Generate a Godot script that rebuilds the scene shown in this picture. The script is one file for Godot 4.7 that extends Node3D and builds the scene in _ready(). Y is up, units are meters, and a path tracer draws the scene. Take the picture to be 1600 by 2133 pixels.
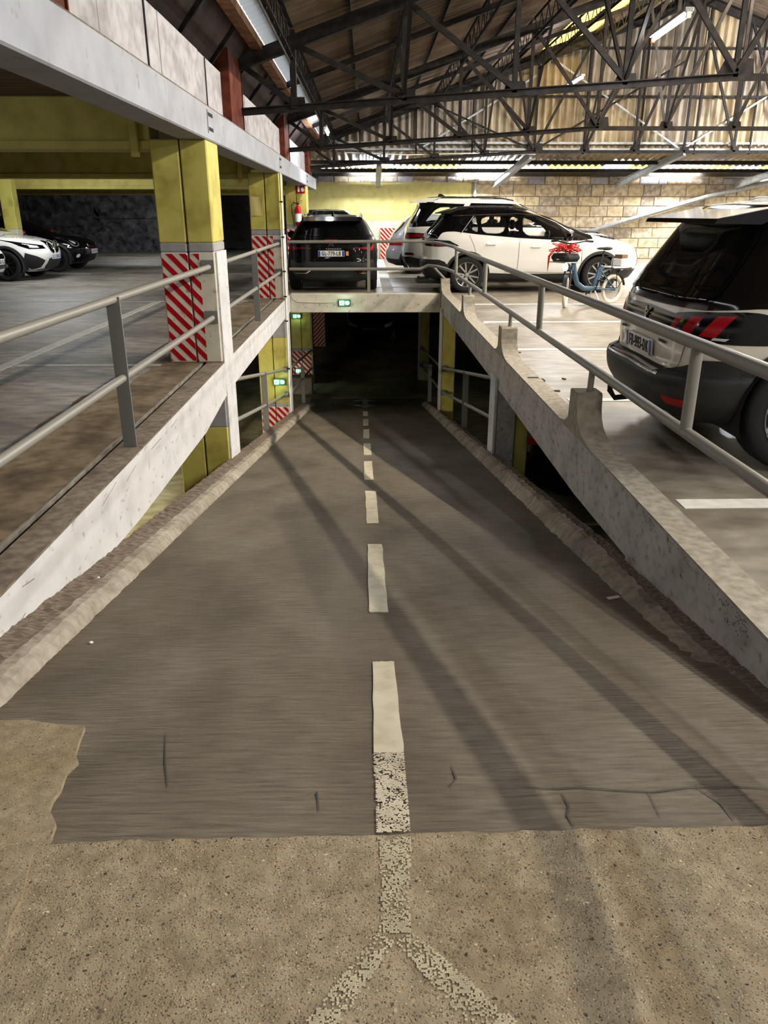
extends Node3D

# ---------------------------------------------------------------- mesh collector
class MB:
	var v := PackedVector3Array()
	var n := PackedVector3Array()
	var xf := Transform3D.IDENTITY
	func tri(a: Vector3, b: Vector3, c: Vector3, na: Vector3, nb: Vector3, nc: Vector3) -> void:
		var g := (b - a).cross(c - a)
		if g.dot(na + nb + nc) > 0.0:
			v.append(xf * a); v.append(xf * c); v.append(xf * b)
			n.append(xf.basis * na); n.append(xf.basis * nc); n.append(xf.basis * nb)
		else:
			v.append(xf * a); v.append(xf * b); v.append(xf * c)
			n.append(xf.basis * na); n.append(xf.basis * nb); n.append(xf.basis * nc)
	func flat(a: Vector3, b: Vector3, c: Vector3, hint: Vector3) -> void:
		var g := (b - a).cross(c - a)
		if g.length_squared() < 1e-16:
			return
		g = g.normalized()
		if g.dot(hint) < 0.0:
			g = -g
		tri(a, b, c, g, g, g)
	func quad(a: Vector3, b: Vector3, c: Vector3, d: Vector3, hint: Vector3) -> void:
		flat(a, b, c, hint); flat(a, c, d, hint)
	func box(lo: Vector3, hi: Vector3, ch := 0.0) -> void:
		var m := (lo + hi) * 0.5
		var h := (hi - lo) * 0.5
		ch = minf(ch, minf(h.x, minf(h.y, h.z)) * 0.98)
		for ax in 3:
			var u := (ax + 1) % 3
			var w := (ax + 2) % 3
			for s in [-1.0, 1.0]:
				var nn := Vector3.ZERO; nn[ax] = s
				var q := []
				for k in [[-1, -1], [1, -1], [1, 1], [-1, 1]]:
					var p := Vector3.ZERO
					p[ax] = s * h[ax]; p[u] = k[0] * (h[u] - ch); p[w] = k[1] * (h[w] - ch)
					q.append(m + p)
				quad(q[0], q[1], q[2], q[3], nn)
			if ch > 0.0:
				for s in [-1.0, 1.0]:
					for t in [-1.0, 1.0]:
						var q := []
						for k in [[0, -1], [0, 1], [1, 1], [1, -1]]:
							var p := Vector3.ZERO
							p[ax] = k[1] * (h[ax] - ch)
							p[u] = s * (h[u] - (ch if k[0] == 0 else 0.0))
							p[w] = t * (h[w] - (0.0 if k[0] == 0 else ch))
							q.append(m + p)
						var nn := Vector3.ZERO; nn[u] = s; nn[w] = t
						quad(q[0], q[1], q[2], q[3], nn)
		if ch > 0.0:
			for a in [-1.0, 1.0]:
				for b in [-1.0, 1.0]:
					for c in [-1.0, 1.0]:
						var e := Vector3(a, b, c)
						var k := m + e * h
						flat(k - Vector3(0, b, c) * ch, k - Vector3(a, 0, c) * ch, k - Vector3(a, b, 0) * ch, e)
	func bar(a: Vector3, b: Vector3, w: float, t: float, up := Vector3.UP, ch := 0.0) -> void:
		var keep := xf
		var z := (b - a).normalized()
		if absf(z.dot(up)) > 0.98:
			up = Vector3.RIGHT
		var x := up.cross(z).normalized()
		var y := z.cross(x)
		xf = keep * Transform3D(Basis(x, y, z), (a + b) * 0.5)
		var l := a.distance_to(b) * 0.5
		box(Vector3(-w * 0.5, -t * 0.5, -l), Vector3(w * 0.5, t * 0.5, l), ch)
		xf = keep
	# L-shaped steel angle
	func angle(a: Vector3, b: Vector3, w: float, up := Vector3.UP) -> void:
		var z := (b - a).normalized()
		if absf(z.dot(up)) > 0.98:
			up = Vector3.RIGHT
		var x := up.cross(z).normalized()
		var y := z.cross(x)
		bar(a + x * w * 0.45, b + x * w * 0.45, w * 0.14, w, up)
		bar(a + y * w * 0.45, b + y * w * 0.45, w, w * 0.14, up)
	func tube(pts: Array, r: float, seg := 10, closed := false, caps := true) -> void:
		var cnt := pts.size()
		var rings := []
		var side := Vector3.ZERO
		for i in cnt:
			var p: Vector3 = pts[i]
			var prev: Vector3 = pts[(i - 1 + cnt) % cnt] if (i > 0 or closed) else p
			var next: Vector3 = pts[(i + 1) % cnt] if (i < cnt - 1 or closed) else p
			var z := (next - prev).normalized()
			if side == Vector3.ZERO:
				side = Vector3.UP.cross(z)
				if side.length() < 0.05:
					side = Vector3.RIGHT.cross(z)
			side = (side - z * side.dot(z)).normalized()
			var y := z.cross(side)
			var ring := []
			for k in seg:
				var a := TAU * k / seg
				ring.append(side * cos(a) + y * sin(a))
			rings.append([p, ring, z])
		var last := cnt if closed else cnt - 1
		for i in last:
			var j := (i + 1) % cnt
			for k in seg:
				var l := (k + 1) % seg
				var a0: Vector3 = rings[i][1][k]
				var a1: Vector3 = rings[i][1][l]
				var b0: Vector3 = rings[j][1][k]
				var b1: Vector3 = rings[j][1][l]
				var pi_: Vector3 = rings[i][0]
				var pj: Vector3 = rings[j][0]
				tri(pi_ + a0 * r, pi_ + a1 * r, pj + b1 * r, a0, a1, b1)
				tri(pi_ + a0 * r, pj + b1 * r, pj + b0 * r, a0, b1, b0)
		if caps and not closed:
			for e in [0, cnt - 1]:
				var c: Vector3 = rings[e][0]
				var d: Vector3 = rings[e][2] * (-1.0 if e == 0 else 1.0)
				for k in seg:
					tri(c, c + rings[e][1][k] * r, c + rings[e][1][(k + 1) % seg] * r, d, d, d)
	# profile of (radius, height) turned round y
	func lathe(prof: Array, seg := 24, smooth := true) -> void:
		var nn := []
		for i in prof.size() - 1:
			var d: Vector2 = prof[i + 1] - prof[i]
			nn.append(Vector2(d.y, -d.x).normalized())
		for i in prof.size() - 1:
			var p: Vector2 = prof[i]
			var q: Vector2 = prof[i + 1]
			var np: Vector2 = nn[i]
			var nq: Vector2 = nn[i]
			if smooth:
				if i > 0 and nn[i - 1].dot(nn[i]) > 0.5: np = (nn[i - 1] + nn[i]).normalized()
				if i < nn.size() - 1 and nn[i + 1].dot(nn[i]) > 0.5: nq = (nn[i + 1] + nn[i]).normalized()
			for k in seg:
				var a := TAU * k / seg
				var b := TAU * (k + 1) / seg
				var ca := Vector3(cos(a), 0, sin(a))
				var cb := Vector3(cos(b), 0, sin(b))
				var up := Vector3.UP
				if p.x > 1e-5:
					tri(ca * p.x + up * p.y, cb * p.x + up * p.y, cb * q.x + up * q.y, ca * np.x + up * np.y, cb * np.x + up * np.y, cb * nq.x + up * nq.y)
				if q.x > 1e-5:
					tri(ca * p.x + up * p.y, cb * q.x + up * q.y, ca * q.x + up * q.y, ca * np.x + up * np.y, cb * nq.x + up * nq.y, ca * nq.x + up * nq.y)
	# polygon in xy pulled from z0 to z1
	func prism(poly: PackedVector2Array, z0: float, z1: float) -> void:
		var idx := Geometry2D.triangulate_polygon(poly)
		for i in range(0, idx.size(), 3):
			for z in [z0, z1]:
				var h := Vector3(0, 0, 1 if z == maxf(z0, z1) else -1)
				flat(_3(poly[idx[i]], z), _3(poly[idx[i + 1]], z), _3(poly[idx[i + 2]], z), h)
		var cw := Geometry2D.is_polygon_clockwise(poly)
		for i in poly.size():
			var a := poly[i]
			var b := poly[(i + 1) % poly.size()]
			var d := b - a
			var o := Vector3(d.y, -d.x, 0)
			if cw: o = -o
			quad(_3(a, z0), _3(b, z0), _3(b, z1), _3(a, z1), o)
	func _3(p: Vector2, z: float) -> Vector3:
		return Vector3(p.x, p.y, z)
	func ball(c: Vector3, r: Vector3, seg := 14) -> void:
		var rows := seg / 2
		for i in rows:
			for k in seg:
				var q := []
				for e in [[i, k], [i, k + 1], [i + 1, k + 1], [i + 1, k]]:
					var th: float = PI * e[0] / rows
					var ph: float = TAU * e[1] / seg
					q.append(Vector3(sin(th) * cos(ph), cos(th), sin(th) * sin(ph)))
				tri(c + q[0] * r, c + q[1] * r, c + q[2] * r, (q[0] / r).normalized(), (q[1] / r).normalized(), (q[2] / r).normalized())
				tri(c + q[0] * r, c + q[2] * r, c + q[3] * r, (q[0] / r).normalized(), (q[2] / r).normalized(), (q[3] / r).normalized())
	func mesh() -> ArrayMesh:
		var arr := []
		arr.resize(Mesh.ARRAY_MAX)
		arr[Mesh.ARRAY_VERTEX] = v
		arr[Mesh.ARRAY_NORMAL] = n
		var m := ArrayMesh.new()
		if v.size() >= 3:
			m.add_surface_from_arrays(Mesh.PRIMITIVE_TRIANGLES, arr)
		return m

# ---------------------------------------------------------------- naming and tagging
var used := {}
func numbered(called: String) -> String:
	if not used.has(called):
		used[called] = 0
		return called
	used[called] += 1
	return "%s_%03d" % [called, used[called]]

func thing(called: String, label: String, category: String, at := Vector3.ZERO, turn := 0.0, group := "", kind := "") -> Node3D:
	var o := Node3D.new()
	o.name = numbered(called)
	add_child(o)
	o.position = at
	o.rotation.y = turn
	tag(o, label, category, group, kind)
	return o

func tag(o: Node3D, label: String, category: String, group := "", kind := "") -> void:
	o.set_meta("label", label)
	o.set_meta("category", category)
	if group: o.set_meta("group", group)
	if kind: o.set_meta("kind", kind)

func part(called: String, shape, m: Material, parent: Node3D) -> MeshInstance3D:
	var o := MeshInstance3D.new()
	o.name = called
	o.mesh = shape.mesh() if shape is MB else shape
	o.material_override = null
	for i in o.mesh.get_surface_count():
		o.set_surface_override_material(i, m)
	parent.add_child(o, true)
	return o

# a thing that is one mesh
func lone(called: String, shape, m: Material, label: String, category: String, group := "", kind := "") -> MeshInstance3D:
	var o := MeshInstance3D.new()
	o.name = numbered(called)
	o.mesh = shape.mesh() if shape is MB else shape
	o.set_surface_override_material(0, m)
	add_child(o)
	tag(o, label, category, group, kind)
	return o

func bx(lo: Vector3, hi: Vector3, ch := 0.0) -> MB:
	var b := MB.new()
	b.box(lo, hi, ch)
	return b

# ---------------------------------------------------------------- camera numbers, pixel to place
const FOCAL := 1602.0
const PITCH := 21.2039
const YAW := 1.1669
const EYE := Vector3(0, 1.5, 0)
const SLOPE := 0.168
const LOW := -3.0
var cam_basis := Basis.from_euler(Vector3(deg_to_rad(-PITCH), deg_to_rad(-YAW), 0))

func ray(x: float, y: float) -> Vector3:
	return cam_basis * Vector3((x - 800.0) / FOCAL, (1066.5 - y) / FOCAL, -1.0)
func on_y(x: float, y: float, h := 0.0) -> Vector3:
	var d := ray(x, y)
	return EYE + d * ((h - EYE.y) / d.y)
func on_z(x: float, y: float, z: float) -> Vector3:
	var d := ray(x, y)
	return EYE + d * (z / d.z)
func ramp_y(z: float) -> float:
	var d := -z - 1.35
	if d <= 0.0:
		return 0.0
	var y := -SLOPE * (d - 0.15 * (1.0 - exp(-d / 0.15)))
	var h := clampf(0.5 + 0.5 * (y - LOW) / 0.25, 0.0, 1.0)
	return lerpf(LOW, y, h) + 0.25 * h * (1.0 - h) * 0.5
func on_ramp(x: float, y: float) -> Vector3:
	var d := ray(x, y)
	var lo := 0.3
	var hi := 60.0
	for i in 50:
		var t := (lo + hi) * 0.5
		var p := EYE + d * t
		if p.y > ramp_y(p.z): lo = t
		else: hi = t
	return EYE + d * lo
func flat_y(_z: float) -> float:
	return 0.0
func low_y(_z: float) -> float:
	return LOW

# ---------------------------------------------------------------- materials
var mats := {}
func ntex(seed_: int, freq: float, oct: int, cols: Array, size := 512, ridged := false) -> NoiseTexture2D:
	var f := FastNoiseLite.new()
	f.seed = seed_
	f.noise_type = FastNoiseLite.TYPE_SIMPLEX_SMOOTH
	f.frequency = freq
	f.fractal_type = FastNoiseLite.FRACTAL_RIDGED if ridged else FastNoiseLite.FRACTAL_FBM
	f.fractal_octaves = oct
	var t := NoiseTexture2D.new()
	t.width = size
	t.height = size
	t.seamless = true
	t.noise = f
	var g := Gradient.new()
	var offs := PackedFloat32Array()
	var cc := PackedColorArray()
	for i in cols.size():
		var e = cols[i]
		if e is Array:
			offs.append(e[0]); cc.append(e[1])
		else:
			offs.append(float(i) / maxf(1.0, cols.size() - 1.0)); cc.append(e)
	g.offsets = offs
	g.colors = cc
	t.color_ramp = g
	return t

func sm(called: String, c: Color, rough := 0.6, metal := 0.0, spec := 0.5) -> StandardMaterial3D:
	if mats.has(called):
		return mats[called]
	var m := StandardMaterial3D.new()
	m.resource_name = called
	m.albedo_color = c
	m.roughness = rough
	m.metallic = metal
	m.metallic_specular = spec
	mats[called] = m
	return m

# world-mapped mottled material: fine pattern, coarse pattern over it, relief
func tm(called: String, tex: Texture2D, scale: Vector3, rough := 0.85, coarse: Texture2D = null, cscale := Vector3.ONE, bump: Texture2D = null, relief := 0.0, spec := 0.3) -> StandardMaterial3D:
	if mats.has(called):
		return mats[called]
	var m := sm(called, Color.WHITE, rough, 0.0, spec)
	m.albedo_texture = tex
	m.uv1_triplanar = true
	m.uv1_world_triplanar = true
	m.uv1_scale = scale
	if coarse:
		m.detail_enabled = true
		m.detail_blend_mode = BaseMaterial3D.BLEND_MODE_MUL
		m.detail_albedo = coarse
		m.detail_uv_layer = BaseMaterial3D.DETAIL_UV_2
		m.uv2_triplanar = true
		m.uv2_world_triplanar = true
		m.uv2_scale = cscale
	if bump:
		m.heightmap_enabled = true
		m.heightmap_texture = bump
		m.heightmap_scale = relief
	return m

func C8(r: int, g: int, b: int) -> Color:
	return Color8(r, g, b)

var hgt: ImageTexture
func aggregate_texture() -> ImageTexture:
	var rng := RandomNumberGenerator.new()
	rng.seed = 11
	var size := 2048
	var f := FastNoiseLite.new()
	f.seed = 5
	f.frequency = 0.03
	f.fractal_octaves = 5
	var small := f.get_seamless_image(512, 512)
	small.convert(Image.FORMAT_L8)
	var bytes := small.get_data()
	var base := PackedByteArray()
	base.resize(512 * 512 * 3)
	for i in 512 * 512:
		var k := bytes[i] / 255.0
		base[i * 3] = int(lerpf(116.0, 156.0, k))
		base[i * 3 + 1] = int(lerpf(104.0, 143.0, k))
		base[i * 3 + 2] = int(lerpf(84.0, 118.0, k))
	var im := Image.create_from_data(512, 512, false, Image.FORMAT_RGB8, base)
	im.resize(size, size, Image.INTERPOLATE_BILINEAR)
	var hi := Image.create(1024, 1024, false, Image.FORMAT_L8)
	hi.fill(Color(0.5, 0.5, 0.5))
	var tones := [C8(84, 72, 58), C8(66, 57, 48), C8(40, 36, 34), C8(112, 88, 62), C8(160, 146, 120), C8(196, 182, 152), C8(98, 90, 80), C8(140, 104, 66), C8(128, 118, 100), C8(150, 132, 104)]
	for i in 64000:
		var big := rng.randf() < 0.012
		var r1 := rng.randf_range(5.0, 9.0) if big else rng.randf_range(1.2, 3.8)
		var r2 := r1 * rng.randf_range(0.45, 0.9)
		var a := rng.randf() * PI
		var ca := cos(a)
		var sa := sin(a)
		var cx := rng.randi() % size
		var cy := rng.randi() % size
		var tone: Color = tones[rng.randi() % tones.size()]
		if big and rng.randf() < 0.6: tone = tones[rng.randi() % 4]
		var al := rng.randf_range(0.4, 0.95)
		var up := 0.75 if tone.v > 0.4 else 0.28
		var e := int(ceil(r1))
		for dy in range(-e, e + 1):
			for dx in range(-e, e + 1):
				var u := (dx * ca + dy * sa) / r1
				var w := (-dx * sa + dy * ca) / r2
				if u * u + w * w <= 1.0:
					var x := (cx + dx + size) % size
					var y := (cy + dy + size) % size
					im.set_pixel(x, y, im.get_pixel(x, y).lerp(tone, al))
					hi.set_pixel(x / 2, y / 2, Color(up, up, up))
	hgt = ImageTexture.create_from_image(hi)
	return ImageTexture.create_from_image(im)

# ---------------------------------------------------------------- scene
func _ready() -> void:
	# camera, sky, exposure
	var cam := Camera3D.new()
	cam.name = "camera"
	cam.fov = rad_to_deg(2.0 * atan(1066.5 / FOCAL))
	cam.position = EYE
	cam.basis = cam_basis
	cam.near = 0.05
	cam.far = 200.0
	add_child(cam)
	cam.current = true
	var env := Environment.new()
	env.background_mode = Environment.BG_SKY
	var sky := Sky.new()
	var air := ProceduralSkyMaterial.new()
	air.sky_top_color = C8(226, 229, 232)
	air.sky_horizon_color = C8(236, 237, 236)
	air.ground_bottom_color = C8(120, 116, 108)
	air.ground_horizon_color = C8(200, 200, 196)
	air.sky_energy_multiplier = 2.4
	sky.sky_material = air
	env.sky = sky
	env.tonemap_mode = Environment.TONE_MAPPER_LINEAR
	env.tonemap_exposure = 1.4
	env.sdfgi_enabled = true
	env.ssao_enabled = true
	env.ssil_enabled = true
	var we := WorldEnvironment.new()
	we.name = "surroundings"
	we.environment = env
	add_child(we)
	init_materials()
	build_lamps()
	build_floors()
	build_ramp()
	build_beams_and_pillars()
	build_annex()
	build_far_wall()
	build_roof()
	build_trusses()
	build_gable()
	build_lean_to()
	build_lower_level()
	build_railings()
	build_cars()
	build_bicycle()
	build_small_things()

func init_materials() -> void:
	var W := Color.WHITE
	var coarse := ntex(3, 0.006, 4, [C8(150, 146, 140), C8(225, 222, 216), W], 512)
	var streak := ntex(8, 0.012, 4, [C8(120, 116, 112), C8(190, 186, 180), W, C8(255, 252, 246)], 512)
	var fine := ntex(21, 0.05, 4, [C8(96, 96, 96), C8(160, 160, 160)], 512)
	var grain := ntex(22, 0.2, 3, [Color.BLACK, W], 512)
	var agg := aggregate_texture()
	var m := tm("exposed aggregate", agg, Vector3.ONE * 0.8, 0.8, ntex(4, 0.006, 4, [C8(236, 232, 226), W, W], 512), Vector3.ONE * 0.45, hgt, 0.25)
	tm("pale aggregate", agg, Vector3.ONE * 0.9, 0.85, ntex(14, 0.01, 4, [C8(240, 232, 214), W, W], 256), Vector3.ONE * 0.6, hgt, 0.12)
	# ramp: dark concrete brushed across
	tm("brushed ramp concrete", ntex(31, 0.016, 5, [C8(80, 73, 63), C8(101, 93, 81), C8(112, 104, 91), C8(128, 120, 106)], 1024), Vector3(0.28, 1.0, 2.6), 0.7, ntex(32, 0.008, 5, [C8(176, 168, 158), C8(226, 220, 210), W], 512), Vector3(0.34, 0.34, 0.2), ntex(33, 0.02, 4, [Color.BLACK, C8(120, 120, 120), W, W], 1024), 0.5, 0.45)
	# upper floors, worn and streaky
	tm("stained floor", ntex(41, 0.012, 5, [C8(92, 88, 83), C8(122, 117, 110), C8(142, 137, 129), C8(164, 159, 150)], 1024), Vector3(0.22, 1, 0.5), 0.62, coarse, Vector3(0.12, 0.12, 0.16), fine, 0.05, 0.4)
	tm("worn pale floor", ntex(42, 0.012, 5, [C8(100, 93, 82), C8(122, 114, 101), C8(136, 128, 114), C8(154, 146, 132)], 1024), Vector3(0.25, 1, 0.5), 0.42, ntex(43, 0.01, 4, [C8(190, 184, 174), W, W], 512), Vector3(0.16, 0.16, 0.16), fine, 0.05, 0.5)
	tm("lower floor", ntex(44, 0.012, 5, [C8(120, 118, 92), C8(146, 144, 116), C8(166, 162, 132)], 512), Vector3(0.3, 1, 0.6), 0.5, coarse, Vector3(0.15, 0.15, 0.15))
	tm("brown grime", ntex(54, 0.02, 5, [C8(96, 83, 66), C8(122, 107, 87), C8(138, 123, 102)], 512), Vector3(0.6, 1, 0.6), 0.85, coarse, Vector3.ONE * 0.4)
	tm("kerb concrete", ntex(51, 0.03, 5, [C8(124, 117, 105), C8(158, 151, 138), C8(182, 175, 162)], 512), Vector3.ONE * 0.9, 0.9, coarse, Vector3.ONE * 0.5, fine, 0.8)
	tm("packed dirt", ntex(52, 0.04, 5, [C8(76, 66, 57), C8(106, 93, 81), C8(146, 134, 118)], 512), Vector3(0.7, 0.7, 2.0), 0.95, null, Vector3.ONE, fine, 0.6)
	tm("white painted concrete", ntex(61, 0.012, 5, [C8(176, 175, 174), C8(190, 189, 188), C8(197, 196, 195)], 512), Vector3.ONE * 0.5, 0.6, ntex(62, 0.06, 5, [[0.0, C8(176, 166, 154)], [0.16, C8(226, 220, 210)], [0.26, W], [1.0, W]], 512), Vector3(0.4, 0.4, 0.25), fine, 0.08)
	tm("grey painted concrete", ntex(63, 0.012, 5, [C8(150, 146, 142), C8(174, 170, 165), C8(188, 184, 178)], 512), Vector3.ONE * 0.5, 0.7, ntex(64, 0.07, 5, [[0.0, C8(110, 100, 90)], [0.12, C8(190, 184, 176)], [0.22, C8(235, 232, 228)], [0.5, W], [1.0, W]], 512), Vector3(0.4, 0.4, 0.25), fine, 0.12)
	tm("dirty top and shadow strip concrete", ntex(65, 0.03, 5, [C8(96, 86, 76), C8(124, 113, 100), C8(146, 134, 120)], 512), Vector3.ONE * 0.8, 0.9, coarse, Vector3.ONE * 0.4, fine, 0.15)
	tm("pale top concrete", ntex(66, 0.03, 5, [C8(124, 116, 103), C8(150, 142, 127), C8(168, 160, 145)], 512), Vector3.ONE * 0.8, 0.85, null, Vector3.ONE, fine, 0.12)
	tm("blue white paint", ntex(67, 0.01, 4, [C8(138, 140, 145), C8(150, 152, 158), C8(157, 159, 165)], 512), Vector3.ONE * 0.4, 0.55, ntex(68, 0.03, 4, [[0.0, C8(176, 170, 164)], [0.2, W], [1.0, W]], 512), Vector3.ONE * 0.3)
	tm("whitewash", ntex(69, 0.02, 5, [C8(146, 144, 146), C8(164, 162, 164), C8(174, 172, 174)], 512), Vector3.ONE * 0.6, 0.85, ntex(70, 0.01, 5, [C8(214, 210, 208), W, W], 512), Vector3(0.3, 0.5, 0.3), fine, 0.2)
	tm("overlit yellow paint", ntex(78, 0.012, 5, [C8(190, 181, 114), C8(204, 195, 130), C8(212, 204, 142)], 512), Vector3.ONE * 0.5, 0.6)  # pillar yellow made paler: the far wall's strong light put into the colour
	tm("yellow paint", ntex(71, 0.012, 5, [C8(176, 165, 80), C8(189, 178, 92), C8(197, 187, 102)], 512), Vector3.ONE * 0.5, 0.5, ntex(72, 0.01, 4, [C8(206, 200, 190), W, W], 512), Vector3.ONE * 0.4, fine, 0.04)
	tm("olive yellow paint", ntex(73, 0.012, 5, [C8(160, 148, 76), C8(178, 166, 88), C8(188, 176, 98)], 512), Vector3.ONE * 0.4, 0.6)
	tm("grey band paint", ntex(74, 0.02, 4, [C8(140, 138, 138), C8(156, 154, 154)], 256), Vector3.ONE, 0.55)
	tm("cream paint", ntex(75, 0.015, 5, [C8(184, 176, 156), C8(200, 193, 174), C8(208, 201, 184)], 512), Vector3.ONE * 0.6, 0.5, ntex(76, 0.03, 5, [[0.0, C8(170, 160, 146)], [0.25, W], [1.0, W]], 512), Vector3.ONE * 0.5)
	tm("red paint", ntex(77, 0.03, 4, [C8(150, 6, 20), C8(178, 8, 26)], 256), Vector3.ONE, 0.4)
	tm("dark plaster", ntex(81, 0.012, 5, [C8(58, 56, 60), C8(84, 82, 86), C8(122, 120, 122)], 512), Vector3.ONE * 0.3, 0.9, ntex(82, 0.02, 5, [C8(110, 108, 108), W, W], 512), Vector3.ONE * 0.25, fine, 0.6)
	tm("lime plaster", ntex(88, 0.02, 5, [C8(66, 64, 66), C8(92, 90, 92), C8(124, 121, 120)], 256), Vector3.ONE * 0.5, 0.9)
	tm("ceiling concrete", ntex(83, 0.02, 4, [C8(84, 76, 62), C8(110, 100, 82)], 256), Vector3(0.2, 1, 1.2), 0.95)
	tm("stone a", ntex(84, 0.03, 5, [C8(134, 118, 98), C8(172, 155, 130), C8(200, 186, 160), C8(214, 206, 194)], 512), Vector3.ONE * 0.28, 0.95, null, Vector3.ONE, fine, 1.2)
	tm("stone b", ntex(85, 0.03, 5, [C8(146, 128, 100), C8(184, 166, 134), C8(208, 194, 164)], 512), Vector3.ONE * 0.28, 0.95, null, Vector3.ONE, fine, 1.2)
	tm("stone c", ntex(86, 0.03, 5, [C8(122, 108, 94), C8(160, 146, 128), C8(200, 190, 176)], 512), Vector3.ONE * 0.28, 0.95, null, Vector3.ONE, fine, 1.2)
	tm("mortar", ntex(87, 0.05, 4, [C8(160, 145, 120), C8(196, 184, 160)], 256), Vector3.ONE, 0.95, null, Vector3.ONE, fine, 0.8)
	var cols := [[C8(84, 70, 58), C8(110, 94, 80), C8(130, 114, 98)], [C8(70, 58, 48), C8(96, 82, 70), C8(116, 100, 86)], [C8(96, 82, 66), C8(124, 108, 90), C8(140, 124, 104)]]
	for i in 3:
		tm("roof sheet %d" % i, ntex(90 + i, 0.02, 5, cols[i], 256), Vector3(0.3, 0.3, 0.8), 0.9, coarse, Vector3.ONE * 0.3)
	var gc := [[C8(122, 110, 92), C8(160, 147, 124), C8(178, 165, 141)], [C8(126, 112, 88), C8(166, 149, 120), C8(182, 166, 136)], [C8(112, 102, 92), C8(152, 141, 127), C8(172, 161, 146)]]
	for i in 3:
		tm("gable sheet %d" % i, ntex(94 + i, 0.02, 5, gc[i], 256), Vector3(0.8, 0.3, 0.8), 0.5, coarse, Vector3.ONE * 0.2)
	tm("dark eave panel", ntex(98, 0.015, 5, [C8(40, 32, 28), C8(58, 48, 44), C8(80, 62, 50)], 256), Vector3.ONE * 0.4, 0.9)
	tm("dark steel", ntex(101, 0.03, 4, [C8(20, 18, 17), C8(31, 27, 25), C8(46, 38, 33)], 256), Vector3.ONE * 0.8, 0.75)
	tm("rust brown steel", ntex(102, 0.02, 5, [C8(62, 26, 16), C8(88, 40, 26), C8(110, 56, 36)], 256), Vector3.ONE * 0.8, 0.8)
	tm("rusty purlin", ntex(103, 0.02, 5, [C8(80, 54, 38), C8(120, 86, 62), C8(150, 116, 88)], 256), Vector3.ONE * 0.6, 0.9)
	tm("galvanised steel", ntex(104, 0.03, 4, [C8(120, 122, 122), C8(150, 152, 152), C8(166, 168, 166)], 256), Vector3.ONE * 0.8, 0.5)
	sm("rail paint", C8(126, 122, 113), 0.42)
	sm("rail post grey", C8(110, 110, 104), 0.5)
	tm("line paint", ntex(111, 0.04, 4, [C8(160, 151, 130), C8(184, 175, 154), C8(194, 186, 166)], 256), Vector3.ONE * 0.8, 0.7)
	tm("worn line paint", ntex(112, 0.05, 4, [C8(156, 146, 122), C8(188, 177, 150)], 256), Vector3.ONE, 0.8)
	tm("grey line paint", ntex(114, 0.04, 4, [C8(150, 148, 142), C8(182, 180, 174)], 256), Vector3.ONE * 0.8, 0.7)
	tm("floor line paint", ntex(113, 0.04, 4, [C8(196, 192, 182), C8(224, 220, 210)], 256), Vector3.ONE * 0.6, 0.6)
	var gt := sm("dulled translucent sheet", C8(128, 130, 128), 0.7)  # greyer, less translucent variant for the eave strip
	gt.backlight_enabled = true
	gt.backlight = Color(0.34, 0.35, 0.36)
	for i in 2:
		var s := sm(["translucent yellow sheet", "translucent white sheet"][i], [C8(236, 206, 96), C8(214, 216, 214)][i], 0.6)
		s.backlight_enabled = true
		s.backlight = [Color(1.0, 0.86, 0.42), Color(0.95, 0.97, 1.0)][i]
	# vehicles
	for e in [["car white", C8(222, 220, 214)], ["car pearl", C8(206, 200, 186)], ["car black", C8(8, 8, 9)], ["car silver", C8(150, 152, 156)], ["car navy", C8(10, 14, 26)], ["car red", C8(120, 10, 16)]]:
		var p := sm(e[0], e[1], 0.35)
		p.clearcoat_enabled = true
		p.clearcoat = 1.0 if e[0] != "car black" else 0.5
		p.metallic_specular = 0.5 if e[0] != "car black" else 0.15
		p.clearcoat_roughness = 0.04
	sm("gloss black", C8(7, 7, 8), 0.1)
	sm("dark glass", C8(6, 7, 8), 0.04, 0.0, 0.6)
	var gl := sm("tinted glass", Color(0.02, 0.03, 0.03, 0.5), 0.03)
	gl.transparency = BaseMaterial3D.TRANSPARENCY_ALPHA
	var gc2 := sm("clear glass", Color(0.03, 0.05, 0.05, 0.10), 0.03)
	gc2.transparency = BaseMaterial3D.TRANSPARENCY_ALPHA
	sm("cladding", C8(30, 30, 30), 0.55)
	sm("cladding dark", C8(16, 16, 17), 0.6)
	sm("rubber", C8(18, 17, 17), 0.85)
	sm("chrome", C8(210, 210, 208), 0.15, 1.0)
	sm("satin silver", C8(170, 170, 166), 0.3, 0.8)
	sm("rim black", C8(14, 14, 15), 0.4)
	sm("tail red", C8(150, 8, 16), 0.15)
	sm("tail red dark", C8(60, 4, 8), 0.15)
	sm("lamp clear", C8(186, 188, 188), 0.12)
	sm("plate white", C8(226, 226, 222), 0.4)
	sm("plate blue", C8(20, 52, 150), 0.4)
	sm("ink", C8(16, 16, 18), 0.6)
	sm("seam", C8(52, 50, 46), 0.8)
	sm("cabin trim", C8(20, 20, 22), 0.9)
	sm("orange", C8(222, 110, 20), 0.4)
	sm("sticker", C8(220, 150, 60), 0.5)

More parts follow.
